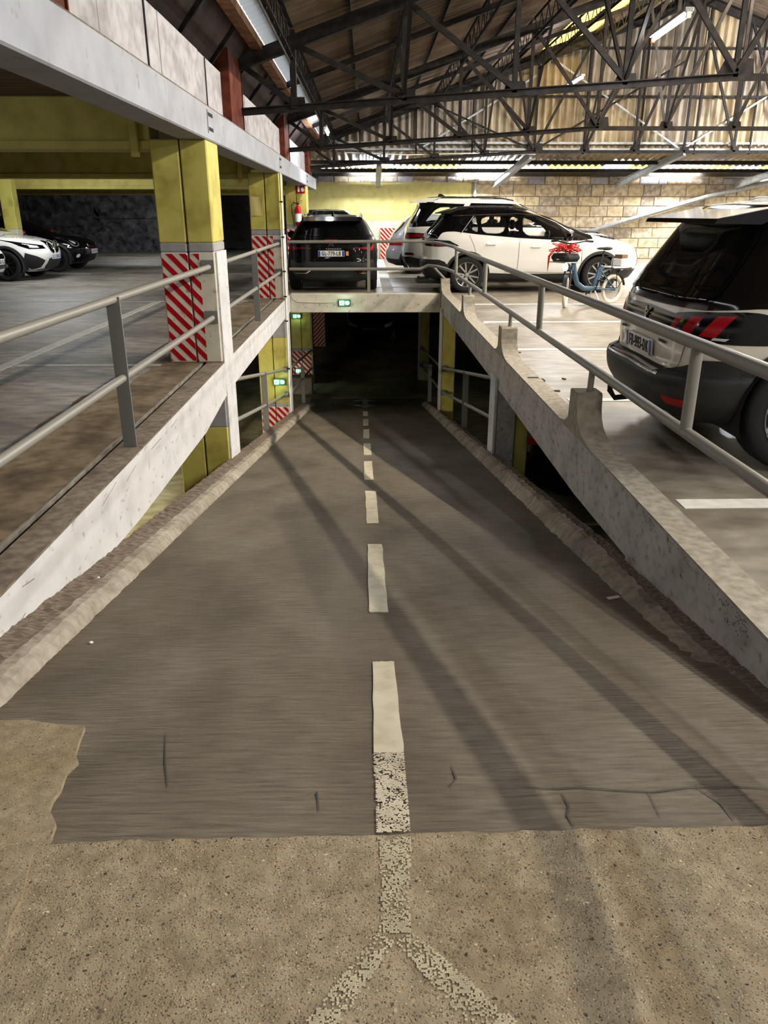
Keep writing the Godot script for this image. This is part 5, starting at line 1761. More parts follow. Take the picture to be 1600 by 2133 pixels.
func build_cars() -> void:
	# --- white car beside the pipe railing, tail towards the ramp
	var a := make_car({"label": "pearl white tall car with clawed red tail lamps backed up to the pipe railing", "at": Vector3(2.63, 0, -5.36), "turn": 0.0, "wb": 2.84, "wheel": 0.36, "paint": "car pearl", "rim": "silver", "k": 5,
		"rows": [[0.22, -0.48, 3.55, 0.72, 4, 4], [0.28, -0.7, 3.72, 0.84, 5, 4], [0.385, -0.79, 3.82, 0.9, 5.5, 4], [0.504, -0.82, 3.84, 0.918, 5.5, 4], [0.5593, -0.81, 3.84, 0.92, 5.5, 4], [0.589, -0.74, 3.83, 0.92, 5.5, 4], [0.725, -0.735, 3.78, 0.925, 6, 4], [0.875, -0.71, 3.6, 0.922, 6, 3.6], [0.965, -0.675, 3.1, 0.91, 6, 3.4], [1.045, -0.63, 2.72, 0.885, 6, 3.4], [1.2218, -0.52, 2.34, 0.825, 6, 4], [1.4066, -0.4, 1.9, 0.75, 6, 5], [1.5045, -0.33, 1.55, 0.7, 5, 5], [1.5643, -0.22, 1.15, 0.61, 5, 5], [1.5861, 0.0, 0.85, 0.47, 4, 4]],
		"panels": [
			["tailgate_surround", "rear", [[0.0, 0.945], [0.7, 0.96], [0.99, 0.985], [0.86, 1.2218], [0.8, 1.5371], [0.0, 1.5589]], "gloss black"],
			["rear_pillar", "side", [[-0.9, 0.985], [-0.32, 0.985], [0.08, 1.4284], [0.08, 1.5045], [-0.9, 1.5371]], "gloss black"],
			["window_strip", "side", [[-0.2, 1.025], [-0.155, 1.025], [0.2, 1.4284], [0.15, 1.4284]], "chrome"],
			["window_strip", "side", [[-0.155, 1.01], [2.4, 0.945], [2.4, 0.96], [-0.155, 1.025]], "chrome"],
			["tailgate_band", "rear", [[0.0, 0.795], [0.42, 0.795], [0.42, 0.915], [0.0, 0.925]], "gloss black"],
			["tail_lamp", "rear", [[0.4, 0.91], [0.6, 0.945], [0.98, 0.97], [1.16, 0.925], [1.24, 0.865], [1.25, 0.81], [1.19, 0.78], [0.9, 0.775], [0.4, 0.81]], "gloss black", "soft"],
			["tail_lamp_claw", "rear", [[0.43, 0.83], [0.5, 0.825], [0.54, 0.915], [0.47, 0.905]], "tail red"],
			["tail_lamp_claw", "rear", [[0.57, 0.823], [0.66, 0.818], [0.71, 0.925], [0.62, 0.92]], "tail red"],
			["tail_lamp_claw", "rear", [[0.72, 0.813], [0.82, 0.81], [0.89, 0.94], [0.79, 0.935]], "tail red"],
			["tail_lamp_clear", "rear", [[0.44, 0.81], [0.62, 0.805], [0.63, 0.82], [0.45, 0.825]], "lamp clear"],
			["tail_lamp_clear", "rear", [[0.8, 0.797], [0.88, 0.795], [0.9, 0.81], [0.81, 0.811]], "lamp clear"],
			["bumper", "rear", [[-0.1, 0.1], [-0.1, 0.555], [0.42, 0.5423], [0.6, 0.606], [0.78, 0.674], [0.92, 0.6825], [1.06, 0.606], [1.22, 0.436], [1.32, 0.402], [1.32, 0.1]], "cladding"],
			["bumper", "front", [[-0.1, 0.1], [-0.1, 0.47], [0.9, 0.47], [1.2, 0.38], [1.25, 0.1]], "cladding"],
			["sill_trim", "side", [[0.44, 0.1], [2.4, 0.1], [2.4, 0.36], [0.44, 0.36]], "cladding"],
			["bumper_step", "rear", [[-0.1, 0.5788], [0.5, 0.5703], [0.5, 0.5847], [-0.1, 0.5933]], "cladding dark"],
			["bumper_chrome", "rear", [[-0.1, 0.555], [0.52, 0.5448], [0.52, 0.5601], [-0.1, 0.5703]], "chrome"],
			["reflector", "rear", [[0.6, 0.385], [0.8, 0.3723], [0.8, 0.4233], [0.58, 0.436]], "tail red"],
			["tailgate_seam", "rear", seam([[0.66, 0.785], [0.64, 0.691], [0.6, 0.606], [0.46, 0.555]]), "seam"],
			["quarter_seam", "side", seam([[-0.56, 0.775], [-0.46, 0.657], [-0.4, 0.572]]), "seam"],
			["model_badge", "rear", [[0.33, 0.731], [0.45, 0.727], [0.45, 0.743], [0.33, 0.747]], "cladding dark"],
			["tail_pipe_trim", "rear", [[0.28, 0.3], [0.58, 0.3085], [0.56, 0.3297], [0.3, 0.3213]], "chrome"],
		],
		"glass": [["rear", [[-0.1, 0.985], [0.62, 0.995], [0.74, 1.045], [0.66, 1.3849], [0.58, 1.461], [-0.1, 1.4719]], "dark glass", "rear_window"],
			["side", [[-0.12, 1.025], [0.95, 0.995], [0.95, 1.4175], [0.24, 1.4066]], "dark glass"],
			["side", [[1.02, 0.995], [2.25, 0.965], [1.7, 1.3631], [1.02, 1.4175]], "dark glass"],
			["front", [[-0.1, 1.085], [0.7, 1.065], [0.62, 1.4066], [-0.1, 1.4501]], "dark glass", "windscreen"]],
		"mirror": [2.0, 1.06, 0.92, "gloss black"], "handles": [[0.7, 0.93, 0.925], [1.65, 0.92, 0.925]]})
	var sp := MB.new()
	sp.prism(PackedVector2Array([Vector2(-0.6, 1.445), Vector2(-0.585, 1.47), Vector2(-0.25, 1.535), Vector2(-0.1, 1.55), Vector2(-0.32, 1.44)]), -0.60, 0.60)
	part("roof_spoiler", sp, mats["gloss black"], a)
	sp = MB.new()
	sp.prism(PackedVector2Array([Vector2(-0.58, 1.473), Vector2(-0.25, 1.538), Vector2(0.0, 1.575), Vector2(0.0, 1.565), Vector2(-0.25, 1.53)]), -0.585, 0.585)
	part("spoiler_top", sp, mats["car pearl"], a)
	for sd in [-1.0, 1.0]:
		var rail := MB.new()
		rail.tube([Vector3(0.05, 1.5371, sd * 0.62), Vector3(0.2, 1.5958, sd * 0.62), Vector3(1.0, 1.6046, sd * 0.62), Vector3(1.25, 1.548, sd * 0.62)], 0.018, 8)
		part("roof_rail", rail, mats["satin silver"], a)
	plate(a, "FB-993-DK", Transform3D(REAR_FACE.rotated(Vector3.BACK, 0.06), Vector3(-0.746, 0.6697, 0)))
	var lion := MB.new()
	lion.tube([Vector3(-0.728, 0.82, -0.02), Vector3(-0.728, 0.855, 0.0), Vector3(-0.726, 0.885, -0.012), Vector3(-0.722, 0.915, 0.006)], 0.008, 6)
	lion.tube([Vector3(-0.728, 0.855, 0.0), Vector3(-0.729, 0.825, 0.03)], 0.007, 6)
	lion.tube([Vector3(-0.726, 0.885, -0.008), Vector3(-0.725, 0.9, 0.03)], 0.006, 6)
	lion.tube([Vector3(-0.728, 0.865, -0.004), Vector3(-0.727, 0.87, 0.032)], 0.006, 6)
	part("emblem", lion, mats["chrome"], a)
	var nm := lettering("PEUGEOT", 0.022, mats["satin silver"], a, "maker_lettering", 0.003)
	nm.transform = Transform3D(REAR_FACE.scaled(Vector3.ONE), Vector3(-0.742, 0.787, 0))
	var tow := MB.new()
	tow.tube([Vector3(-0.68, 0.3, 0), Vector3(-0.88, 0.28, 0), Vector3(-0.92, 0.334, 0), Vector3(-0.92, 0.385, 0)], 0.02, 8)
	tow.ball(Vector3(-0.92, 0.402, 0), Vector3(0.027, 0.027, 0.027), 10)
	part("tow_bar", tow, mats["cladding dark"], a)

	# --- white car with the black roof
	var b := make_car({"label": "white car with gloss black roof and split spoke wheels parked behind the bicycle", "at": Vector3(2.0, 0, -17.0), "wb": 2.675, "wheel": 0.352, "paint": "car white", "rim": "silver", "k": 5, "cabin": true,
		"rows": [[0.22, -0.60, 3.30, 0.72, 4, 4], [0.28, -0.80, 3.45, 0.84, 5, 4], [0.44, -0.87, 3.55, 0.90, 5.5, 4], [0.56, -0.88, 3.58, 0.915, 5.5, 4], [0.63, -0.86, 3.58, 0.92, 5.5, 4], [0.69, -0.82, 3.57, 0.92, 6, 4], [0.88, -0.83, 3.48, 0.925, 6, 3.6], [1.0, -0.83, 3.15, 0.915, 6, 3.4], [1.07, -0.80, 2.75, 0.895, 6, 3.4], [1.15, -0.74, 2.42, 0.86, 6, 3.6], [1.30, -0.60, 2.05, 0.80, 6, 4], [1.46, -0.47, 1.62, 0.74, 6, 5], [1.55, -0.38, 1.30, 0.68, 5, 5], [1.605, -0.15, 0.98, 0.58, 5, 5], [1.62, 0.2, 0.75, 0.45, 4, 4]],
		"panels": [
			["roof_coat", "rear", [[-0.1, 1.5], [9, 1.5], [9, 2], [-0.1, 2]], "gloss black"],
			["roof_coat", "front", [[-0.1, 1.5], [9, 1.5], [9, 2], [-0.1, 2]], "gloss black"],
			["window_frame", "side", [[-1.0, 1.05], [-0.62, 1.12], [-0.42, 1.165], [-0.28, 1.17], [0.2, 1.115], [1.0, 1.05], [2.0, 1.0], [2.25, 1.0], [2.5, 1.03], [2.5, 1.14], [2.05, 1.32], [1.6, 1.5], [1.3, 1.6], [-0.6, 1.6]], "gloss black"],
			["tailgate_band", "rear", [[-0.1, 0.9], [0.5, 0.9], [0.5, 1.0], [-0.1, 1.02]], "gloss black"],
			["rear_pillar", "rear", [[-0.1, 1.02], [0.9, 1.03], [0.9, 1.15], [0.85, 1.6], [-0.1, 1.6]], "gloss black"],
			["tail_lamp", "rear", [[0.45, 0.90], [0.45, 1.0], [0.85, 1.02], [1.15, 1.0], [1.32, 0.92], [1.34, 0.90], [0.9, 0.885]], "gloss black"],
			["tail_lamp_red", "rear", [[0.6, 0.92], [0.68, 0.92], [0.72, 0.99], [0.64, 0.99]], "tail red dark"],
			["tail_lamp_red", "rear", [[0.86, 0.905], [0.98, 0.90], [1.02, 0.97], [0.9, 0.985]], "tail red"],
			["bumper", "rear", [[-0.1, 0.1], [-0.1, 0.62], [0.6, 0.64], [0.95, 0.64], [1.08, 0.60], [1.22, 0.46], [1.28, 0.36], [1.28, 0.1]], "cladding dark"],
			["sill_trim", "side", [[0.42, 0.1], [2.25, 0.1], [2.25, 0.38], [1.0, 0.37], [0.42, 0.39]], "cladding"],
			["sill_chrome", "side", [[0.75, 0.405], [2.1, 0.385], [2.1, 0.395], [0.75, 0.42]], "satin silver"],
			["bumper", "front", [[-0.1, 0.1], [-0.1, 0.45], [0.9, 0.45], [1.2, 0.36], [1.2, 0.1]], "cladding"],
			["head_lamp", "front", [[0.52, 0.84], [0.80, 0.88], [1.2, 0.96], [1.05, 0.86], [0.75, 0.80]], "lamp clear"],
			["grille", "front", [[-0.1, 0.5], [-0.1, 0.82], [0.5, 0.8], [0.42, 0.5]], "gloss black"],
			["door_seam", "side", seam([[0.02, 1.1], [0.12, 0.9], [0.16, 0.75], [0.3, 0.68]]), "seam"],
			["door_seam", "side", seam([[1.02, 1.04], [1.0, 0.4]]), "seam"],
			["door_seam", "side", seam([[2.12, 1.0], [2.2, 0.8], [2.16, 0.42]]), "seam"],
			["roof_chrome", "side", seam([[-0.30, 1.455], [0.3, 1.475], [1.0, 1.495], [1.4, 1.46], [1.75, 1.34], [2.1, 1.13]], 0.016), "chrome"],
		],
		"glass": [["side", [[1.08, 1.075], [2.02, 1.035], [1.78, 1.28], [1.42, 1.43], [1.08, 1.475]], "clear glass"],
			["side", [[0.28, 1.125], [1.0, 1.08], [1.0, 1.475], [0.24, 1.455]], "clear glass"],
			["side", [[-0.12, 1.16], [0.20, 1.13], [0.16, 1.445], [0.10, 1.44]], "tinted glass"],
			["rear", [[-0.1, 1.10], [0.58, 1.10], [0.52, 1.46], [-0.1, 1.48]], "tinted glass", "rear_window"],
			["front", [[-0.1, 1.13], [0.70, 1.12], [0.58, 1.48], [-0.1, 1.52]], "clear glass", "windscreen"]],
		"mirror": [1.98, 1.07, 0.90, "gloss black"], "handles": [[0.45, 0.93, 0.928], [1.35, 0.88, 0.928]]})
	sp = MB.new()
	sp.prism(PackedVector2Array([Vector2(-0.56, 1.50), Vector2(-0.55, 1.52), Vector2(-0.2, 1.615), Vector2(0.1, 1.62), Vector2(-0.35, 1.50)]), -0.62, 0.62)
	part("roof_spoiler", sp, mats["gloss black"], b)
	for e in [[-0.15, 1.14, 0.10, 1.46]]:
		for sd in [-1.0, 1.0]:
			var st := MB.new()
			st.bar(Vector3(e[0], e[1], sd * 0.875), Vector3(e[2], e[3], sd * 0.755), 0.02, 0.012)
			part("window_strip", st, mats["chrome"], b)
	var exh := MB.new()
	exh.tube([Vector3(-0.75, 0.27, 0.5), Vector3(-0.93, 0.26, 0.5), Vector3(-0.97, 0.30, 0.5)], 0.03, 8)
	part("tow_eye", exh, mats["cladding dark"], b)

	# --- big white car behind it
	var d := make_car({"label": "large white off-road car with black quarter windows parked behind the black-roofed car", "at": Vector3(1.88, 0, -19.35), "wb": 2.92, "wheel": 0.385, "paint": "car white", "k": 4, "cabin": true,
		"rows": [[0.30, -0.78, 3.55, 0.76, 4, 4], [0.40, -0.98, 3.75, 0.90, 6, 4.5], [0.56, -1.05, 3.85, 0.97, 7, 4.5], [0.80, -1.04, 3.87, 0.985, 7, 4.5], [0.98, -1.02, 3.80, 0.985, 7, 4.5], [1.08, -1.0, 3.5, 0.975, 7, 4], [1.15, -0.98, 2.8, 0.955, 7, 4], [1.22, -0.95, 2.5, 0.935, 7, 4], [1.40, -0.85, 2.2, 0.88, 7, 5], [1.62, -0.72, 1.85, 0.80, 7, 5], [1.75, -0.66, 1.55, 0.74, 6, 5], [1.82, -0.45, 1.2, 0.62, 6, 5], [1.845, -0.1, 0.9, 0.5, 4, 4]],
		"panels": [
			["quarter_surround", "side", [[-1.1, 1.22], [-0.02, 1.24], [0.32, 1.70], [-0.8, 1.74], [-1.1, 1.5]], "gloss black"],
			["window_frame", "side", [[0.12, 1.22], [2.55, 1.20], [2.2, 1.45], [1.75, 1.70], [0.46, 1.72]], "gloss black"],
			["rear_pillar", "rear", [[-0.1, 1.2], [0.97, 1.22], [0.9, 1.74], [-0.1, 1.76]], "gloss black"],
			["tail_lamp", "rear", [[0.5, 0.97], [0.5, 1.10], [1.0, 1.10], [1.4, 1.06], [1.2, 1.02], [1.1, 0.97]], "tail red dark", "soft"],
			["tail_lamp_red", "rear", [[0.6, 0.99], [0.6, 1.05], [1.0, 1.06], [1.25, 1.05], [1.05, 1.0]], "tail red", "soft"],
			["bumper", "rear", [[-0.1, 0.1], [-0.1, 0.56], [0.9, 0.58], [1.2, 0.52], [1.42, 0.45], [1.42, 0.1]], "cladding"],
			["reflector", "rear", [[0.7, 0.62], [1.0, 0.62], [0.95, 0.67], [0.72, 0.67]], "tail red dark"],
			["bonnet_seam", "front", seam([[-0.1, 1.0], [0.8, 1.0], [1.6, 1.05]], 0.012), "seam"],
			["head_lamp", "front", [[0.6, 0.86], [0.6, 1.0], [1.0, 1.02], [1.15, 0.98], [0.95, 0.86]], "lamp clear"],
			["grille", "front", [[-0.1, 0.8], [-0.1, 1.0], [0.55, 1.0], [0.55, 0.82]], "gloss black"],
			["door_seam", "side", seam([[0.18, 1.2], [0.3, 0.9], [0.5, 0.5]]), "seam"],
			["door_seam", "side", seam([[1.2, 1.22], [1.18, 0.5]]), "seam"],
			["sill_trim", "side", [[0.48, 0.1], [2.44, 0.1], [2.44, 0.44], [0.48, 0.44]], "cladding"],
			["roof_vent", "rear", [[2.3, 1.8], [2.3, 1.81], [1.7, 1.81], [1.7, 1.8]], "gloss black"],
		],
		"glass": [["side", [[-0.62, 1.30], [-0.18, 1.30], [0.12, 1.60], [0.14, 1.66], [-0.30, 1.64]], "clear glass"],
			["side", [[0.26, 1.27], [1.12, 1.26], [1.12, 1.68], [0.54, 1.68]], "clear glass"],
			["side", [[1.24, 1.26], [2.32, 1.24], [1.75, 1.64], [1.24, 1.68]], "clear glass"],
			["rear", [[-0.1, 1.26], [0.7, 1.28], [0.62, 1.68], [-0.1, 1.70]], "tinted glass", "rear_window"],
			["front", [[-0.1, 1.26], [0.75, 1.26], [0.66, 1.70], [-0.1, 1.74]], "clear glass", "windscreen"]],
		"mirror": [2.2, 1.2, 0.95, "car white"], "handles": [[0.75, 1.05, 0.985]]})
	sp = MB.new()
	sp.prism(PackedVector2Array([Vector2(-0.86, 1.73), Vector2(-0.85, 1.76), Vector2(-0.5, 1.83), Vector2(-0.2, 1.84), Vector2(-0.55, 1.73)]), -0.68, 0.68)
	part("roof_spoiler", sp, mats["car white"], d)
	sp = MB.new()
	sp.prism(PackedVector2Array([Vector2(-0.25, 1.84), Vector2(-0.2, 1.93), Vector2(-0.14, 1.925), Vector2(0.0, 1.84)]), -0.025, 0.025)
	part("roof_fin", sp, mats["gloss black"], d)

	# --- black car beyond the crossbeam, tail towards the ramp
	var e := make_car({"label": "black car seen from behind over the crossbeam, plate between its tail lamps", "at": Vector3(-0.72, 0, -17.02), "turn": PI / 2, "wb": 2.78, "wheel": 0.36, "paint": "car black", "rim": "dark", "k": 5, "arch_trim": true,
		"rows": [[0.20, -0.55, 3.45, 0.74, 4, 4], [0.28, -0.82, 3.65, 0.86, 5, 4], [0.44, -0.90, 3.75, 0.92, 5, 4], [0.58, -0.92, 3.76, 0.932, 5, 4], [0.66, -0.90, 3.76, 0.935, 5, 4], [0.84, -0.87, 3.62, 0.93, 5, 3.5], [0.96, -0.86, 3.2, 0.915, 5, 3.4], [1.02, -0.80, 2.75, 0.885, 5, 3.4], [1.10, -0.66, 2.4, 0.83, 5, 3.6], [1.24, -0.46, 1.95, 0.75, 5, 4], [1.36, -0.28, 1.5, 0.67, 5, 5], [1.43, -0.08, 1.2, 0.60, 5, 5], [1.475, 0.35, 1.0, 0.48, 4, 4]],
		"panels": [
			["bumper", "rear", [[-0.1, 0.1], [-0.1, 0.60], [0.75, 0.58], [0.9, 0.64], [1.1, 0.60], [1.3, 0.4], [1.32, 0.1]], "cladding"],
			["sill_trim", "side", [[0.44, 0.1], [2.34, 0.1], [2.34, 0.34], [0.44, 0.34]], "cladding"],
			["bumper_insert", "rear", [[-0.1, 0.40], [0.5, 0.40], [0.62, 0.44], [0.62, 0.28], [-0.1, 0.28]], "cladding dark"],
			["tail_lamp", "rear", [[0.40, 0.865], [0.86, 0.88], [1.05, 0.93], [1.1, 0.89], [0.9, 0.80], [0.7, 0.84]], "tail red"],
			["tail_lamp", "rear", [[0.72, 0.80], [0.86, 0.79], [0.9, 0.74], [0.8, 0.74]], "tail red dark"],
			["brake_lamp", "rear", [[-0.1, 1.005], [0.13, 1.005], [0.13, 1.018], [-0.1, 1.018]], "tail red"],
			["reflector", "rear", [[0.50, 0.40], [0.78, 0.40], [0.78, 0.44], [0.44, 0.45]], "tail red dark"],
			["bumper_chrome", "rear", seam([[0.42, 0.44], [0.52, 0.385], [0.84, 0.375]], 0.016), "chrome"],
			["tailgate_seam", "rear", seam([[-0.1, 0.60], [0.6, 0.6], [0.72, 0.78]], 0.008), "cladding"],
		],
		"glass": [["rear", [[-0.1, 1.07], [0.60, 1.08], [0.52, 1.33], [-0.1, 1.35]], "dark glass", "rear_window"],
			["side", [[0.1, 1.06], [1.0, 1.04], [1.0, 1.36], [0.3, 1.34]], "dark glass"], ["side", [[1.06, 1.04], [2.0, 1.02], [1.5, 1.32], [1.06, 1.36]], "dark glass"]],
		"mirror": [2.0, 1.05, 0.90, "gloss black"], "mirror_sides": [-1.0]})
	sp = MB.new()
	sp.prism(PackedVector2Array([Vector2(-0.44, 1.345), Vector2(-0.43, 1.365), Vector2(-0.1, 1.44), Vector2(0.1, 1.44), Vector2(-0.2, 1.34)]), -0.58, 0.58)
	part("roof_spoiler", sp, mats["gloss black"], e)
	for sd in [-1.0, 1.0]:
		var rail := MB.new()
		rail.tube([Vector3(-0.2, 1.39, sd * 0.60), Vector3(-0.05, 1.47, sd * 0.60), Vector3(0.9, 1.50, sd * 0.58), Vector3(1.2, 1.44, sd * 0.58)], 0.02, 8)
		part("roof_rail", rail, mats["gloss black"], e)
	sp = MB.new()
	sp.prism(PackedVector2Array([Vector2(0.15, 1.45), Vector2(0.12, 1.53), Vector2(0.16, 1.53), Vector2(0.36, 1.46)]), -0.02, 0.02)
	part("roof_fin", sp, mats["gloss black"], e)
	plate(e, "GL-779-LB", Transform3D(REAR_FACE, Vector3(-0.905, 0.76, 0)))
	var stk := bx(Vector3(-0.893, 0.72, 0.29), Vector3(-0.885, 0.80, 0.345))
	part("sticker", stk, mats["sticker"], e)
	nm = lettering("CITROËN", 0.028, mats["satin silver"], e, "maker_lettering", 0.003, 1.9)
	nm.transform = Transform3D(REAR_FACE.scaled_local(Vector3(1.9, 1, 1)), Vector3(-0.896, 0.845, 0.05))
	var chev := MB.new()
	for k in 2:
		chev.tube([Vector3(-0.885, 0.895 + k * 0.03, -0.05), Vector3(-0.89, 0.925 + k * 0.03, 0.0), Vector3(-0.885, 0.895 + k * 0.03, 0.05)], 0.006, 6)
	part("emblem", chev, mats["chrome"], e)

	# --- cars of which little shows
	make_car({"label": "silver car mostly hidden behind the large white off-road car", "at": Vector3(1.25, 0, -22.2), "wb": 2.6, "wheel": 0.32, "paint": "car silver", "k": 3, "rows": hatch_rows(3.4, -0.75, 1.48, 0.89),
		"panels": [["tail_lamp", "rear", [[0.5, 0.72], [0.5, 0.86], [1.0, 0.86], [1.0, 0.72]], "tail red"], ["bumper", "rear", [[-0.1, 0.1], [-0.1, 0.42], [1.2, 0.36], [1.2, 0.1]], "cladding dark"]],
		"glass": [["rear", [[-0.1, 0.98], [0.65, 0.98], [0.6, 1.32], [-0.1, 1.34]], "dark glass", "rear_window"], ["side", [[0.0, 1.0], [2.0, 0.96], [1.4, 1.33], [0.25, 1.35]], "dark glass"]]})
	make_car({"label": "dark car hidden behind the black car, only its roof showing before the yellow wall", "at": Vector3(-1.15, 0, -22.3), "turn": PI / 2, "wb": 2.6, "wheel": 0.33, "paint": "car black", "k": 3, "rows": hatch_rows(3.3, -0.75, 1.60, 0.90),
		"panels": [["bumper", "rear", [[-0.1, 0.1], [-0.1, 0.42], [1.2, 0.36], [1.2, 0.1]], "cladding dark"]],
		"glass": [["rear", [[-0.1, 1.06], [0.65, 1.06], [0.6, 1.44], [-0.1, 1.46]], "dark glass", "rear_window"], ["side", [[0.0, 1.08], [2.0, 1.05], [1.4, 1.44], [0.25, 1.46]], "dark glass"]]})
	# dark car on the lower level
	var low := make_car({"label": "black car on the lower level behind the lower pipe rails", "at": Vector3(3.35, LOW, -13.2), "turn": 0.0, "wb": 2.7, "wheel": 0.35, "paint": "car black", "rim": "dark", "k": 3, "rows": hatch_rows(3.5, -0.85, 1.66, 0.92),
		"panels": [["tail_lamp", "rear", [[0.5, 0.86], [0.5, 1.0], [1.05, 1.0], [1.1, 0.9]], "tail red"], ["bumper", "rear", [[-0.1, 0.1], [-0.1, 0.46], [1.2, 0.36], [1.2, 0.1]], "cladding dark"]],
		"glass": [["rear", [[-0.1, 1.1], [0.65, 1.1], [0.6, 1.5], [-0.1, 1.52]], "dark glass", "rear_window"], ["side", [[0.0, 1.12], [2.0, 1.1], [1.4, 1.48], [0.25, 1.5]], "dark glass"]]})
	plate(low, "", Transform3D(REAR_FACE, Vector3(-0.87, 0.75, 0)))
	make_car({"label": "dark blue car added deep in the lower level to catch faint reflections", "at": Vector3(0.1, LOW, -31.5), "turn": -PI / 2, "wb": 2.6, "wheel": 0.33, "paint": "car navy", "rim": "dark", "k": 3, "rows": hatch_rows(3.4, -0.75, 1.55, 0.90), "arch_trim": false,
		"panels": [["head_lamp", "front", [[0.5, 0.68], [0.5, 0.78], [1.0, 0.86], [1.0, 0.74]], "lamp clear"], ["grille", "front", [[-0.1, 0.4], [-0.1, 0.7], [0.45, 0.7], [0.4, 0.4]], "gloss black"]],
		"glass": [["front", [[-0.1, 1.06], [0.7, 1.06], [0.6, 1.42], [-0.1, 1.44]], "dark glass", "windscreen"]]})  # car put in to give the glints in the dark

	# --- cars on the stained floor, noses out
	var bm := make_car({"label": "white car with twin kidney grille parked on the stained floor", "at": Vector3(-11.17, 0, -20.0), "wb": 2.67, "wheel": 0.35, "paint": "car white", "rim": "dark", "k": 4, "rows": hatch_rows(3.53, -0.8, 1.60, 0.91),
		"panels": [
			["grille", "front", [[0.03, 0.62], [0.04, 0.86], [0.12, 0.90], [0.30, 0.89], [0.34, 0.80], [0.26, 0.66], [0.12, 0.6]], "gloss black", "soft"],
			["head_lamp", "front", [[0.42, 0.72], [0.46, 0.80], [0.80, 0.85], [1.22, 0.95], [1.02, 0.79], [0.85, 0.72]], "gloss black"],
			["head_lamp_lens", "front", [[0.60, 0.745], [0.62, 0.79], [0.82, 0.82], [0.82, 0.75]], "lamp clear"],
			["air_intake", "front", [[0.55, 0.30], [0.50, 0.46], [0.72, 0.56], [0.98, 0.64], [1.02, 0.5], [0.9, 0.32], [0.7, 0.26]], "cladding dark"],
			["air_intake", "front", [[-0.1, 0.24], [-0.1, 0.5], [0.36, 0.5], [0.44, 0.32], [0.36, 0.24]], "cladding dark"],
			["skid_plate", "front", [[-0.1, 0.22], [-0.1, 0.25], [0.5, 0.26], [0.5, 0.22]], "satin silver"],
			["sill_trim", "side", [[0.42, 0.1], [2.25, 0.1], [2.25, 0.36], [0.42, 0.36]], "cladding"],
		],
		"glass": [["front", [[-0.1, 1.1], [0.72, 1.08], [0.6, 1.46], [-0.1, 1.48]], "dark glass", "windscreen"], ["side", [[0.0, 1.08], [2.05, 1.05], [1.4, 1.44], [0.25, 1.46]], "dark glass"]], "mirror": [1.95, 1.06, 0.9, "car white"]})
	plate(bm, "CZ-129-BZ", Transform3D(FRONT_FACE, Vector3(3.545, 0.53, 0)))
	var ki := MB.new()
	for sd in [-1.0, 1.0]:
		ki.tube([Vector3(3.52, 0.62, sd * 0.06), Vector3(3.515, 0.86, sd * 0.05), Vector3(3.49, 0.90, sd * 0.14), Vector3(3.47, 0.88, sd * 0.30), Vector3(3.5, 0.80, sd * 0.34), Vector3(3.52, 0.66, sd * 0.25)], 0.01, 6, true)
	part("grille_frame", ki, mats["chrome"], bm)
	var mi := make_car({"label": "small black car with a red roof and round headlamps by the dark wall", "at": Vector3(-11.1, 0, -23.15), "wb": 2.57, "wheel": 0.33, "paint": "car black", "rim": "dark", "k": 4, "rows": hatch_rows(3.35, -0.7, 1.46, 0.88),
		"panels": [
			["roof_coat", "rear", [[-0.1, 1.36], [9, 1.36], [9, 2], [-0.1, 2]], "car red"], ["roof_coat", "front", [[-0.1, 1.36], [9, 1.36], [9, 2], [-0.1, 2]], "car red"],
			["head_lamp_ring", "front", circle(0.74, 0.78, 0.125), "satin silver"], ["head_lamp", "front", circle(0.74, 0.78, 0.10), "dark glass"], ["head_lamp_lens", "front", circle(0.74, 0.77, 0.045), "lamp clear"],
			["grille", "front", [[-0.1, 0.42], [-0.1, 0.60], [0.45, 0.60], [0.5, 0.45]], "cladding dark"],
			["red_line", "front", [[-0.1, 0.635], [0.42, 0.635], [0.42, 0.648], [-0.1, 0.648]], "tail red"],
			["fog_lamp", "front", circle(0.72, 0.42, 0.05), "lamp clear"],
			["bumper_chrome", "front", seam([[0.30, 0.50], [0.36, 0.60], [0.5, 0.62]], 0.016), "chrome"],
			["bonnet_stripe", "front", [[0.30, 0.66], [0.36, 0.66], [0.36, 0.72], [0.32, 0.72]], "lamp clear"],
		],
		"glass": [["front", [[-0.1, 1.0], [0.72, 0.99], [0.6, 1.33], [-0.1, 1.35]], "dark glass", "windscreen"], ["side", [[0.0, 1.0], [2.0, 0.97], [1.4, 1.32], [0.25, 1.34]], "dark glass"]], "mirror": [1.85, 1.02, 0.88, "car red"]})
	plate(mi, "EB-813-ZQ", Transform3D(FRONT_FACE, Vector3(3.37, 0.52, 0)))
	var wh := make_car({"label": "white car of which only the nose with its plate shows on the stained floor", "at": Vector3(-11.15, 0, -17.1), "wb": 2.6, "wheel": 0.33, "paint": "car white", "rim": "dark", "k": 3, "rows": hatch_rows(3.4, -0.8, 1.5, 0.89),
		"panels": [["grille", "front", [[-0.1, 0.4], [-0.1, 0.72], [0.5, 0.7], [0.55, 0.5], [0.42, 0.4]], "gloss black"], ["head_lamp", "front", [[0.55, 0.68], [0.58, 0.78], [1.05, 0.88], [0.95, 0.72]], "lamp clear"], ["bumper", "front", [[-0.1, 0.1], [-0.1, 0.34], [0.9, 0.34], [1.1, 0.3], [1.1, 0.1]], "cladding dark"]],
		"glass": [["front", [[-0.1, 1.02], [0.72, 1.0], [0.6, 1.36], [-0.1, 1.38]], "dark glass", "windscreen"]]})
	plate(wh, "DN-482-CL", Transform3D(FRONT_FACE, Vector3(3.42, 0.55, 0)))

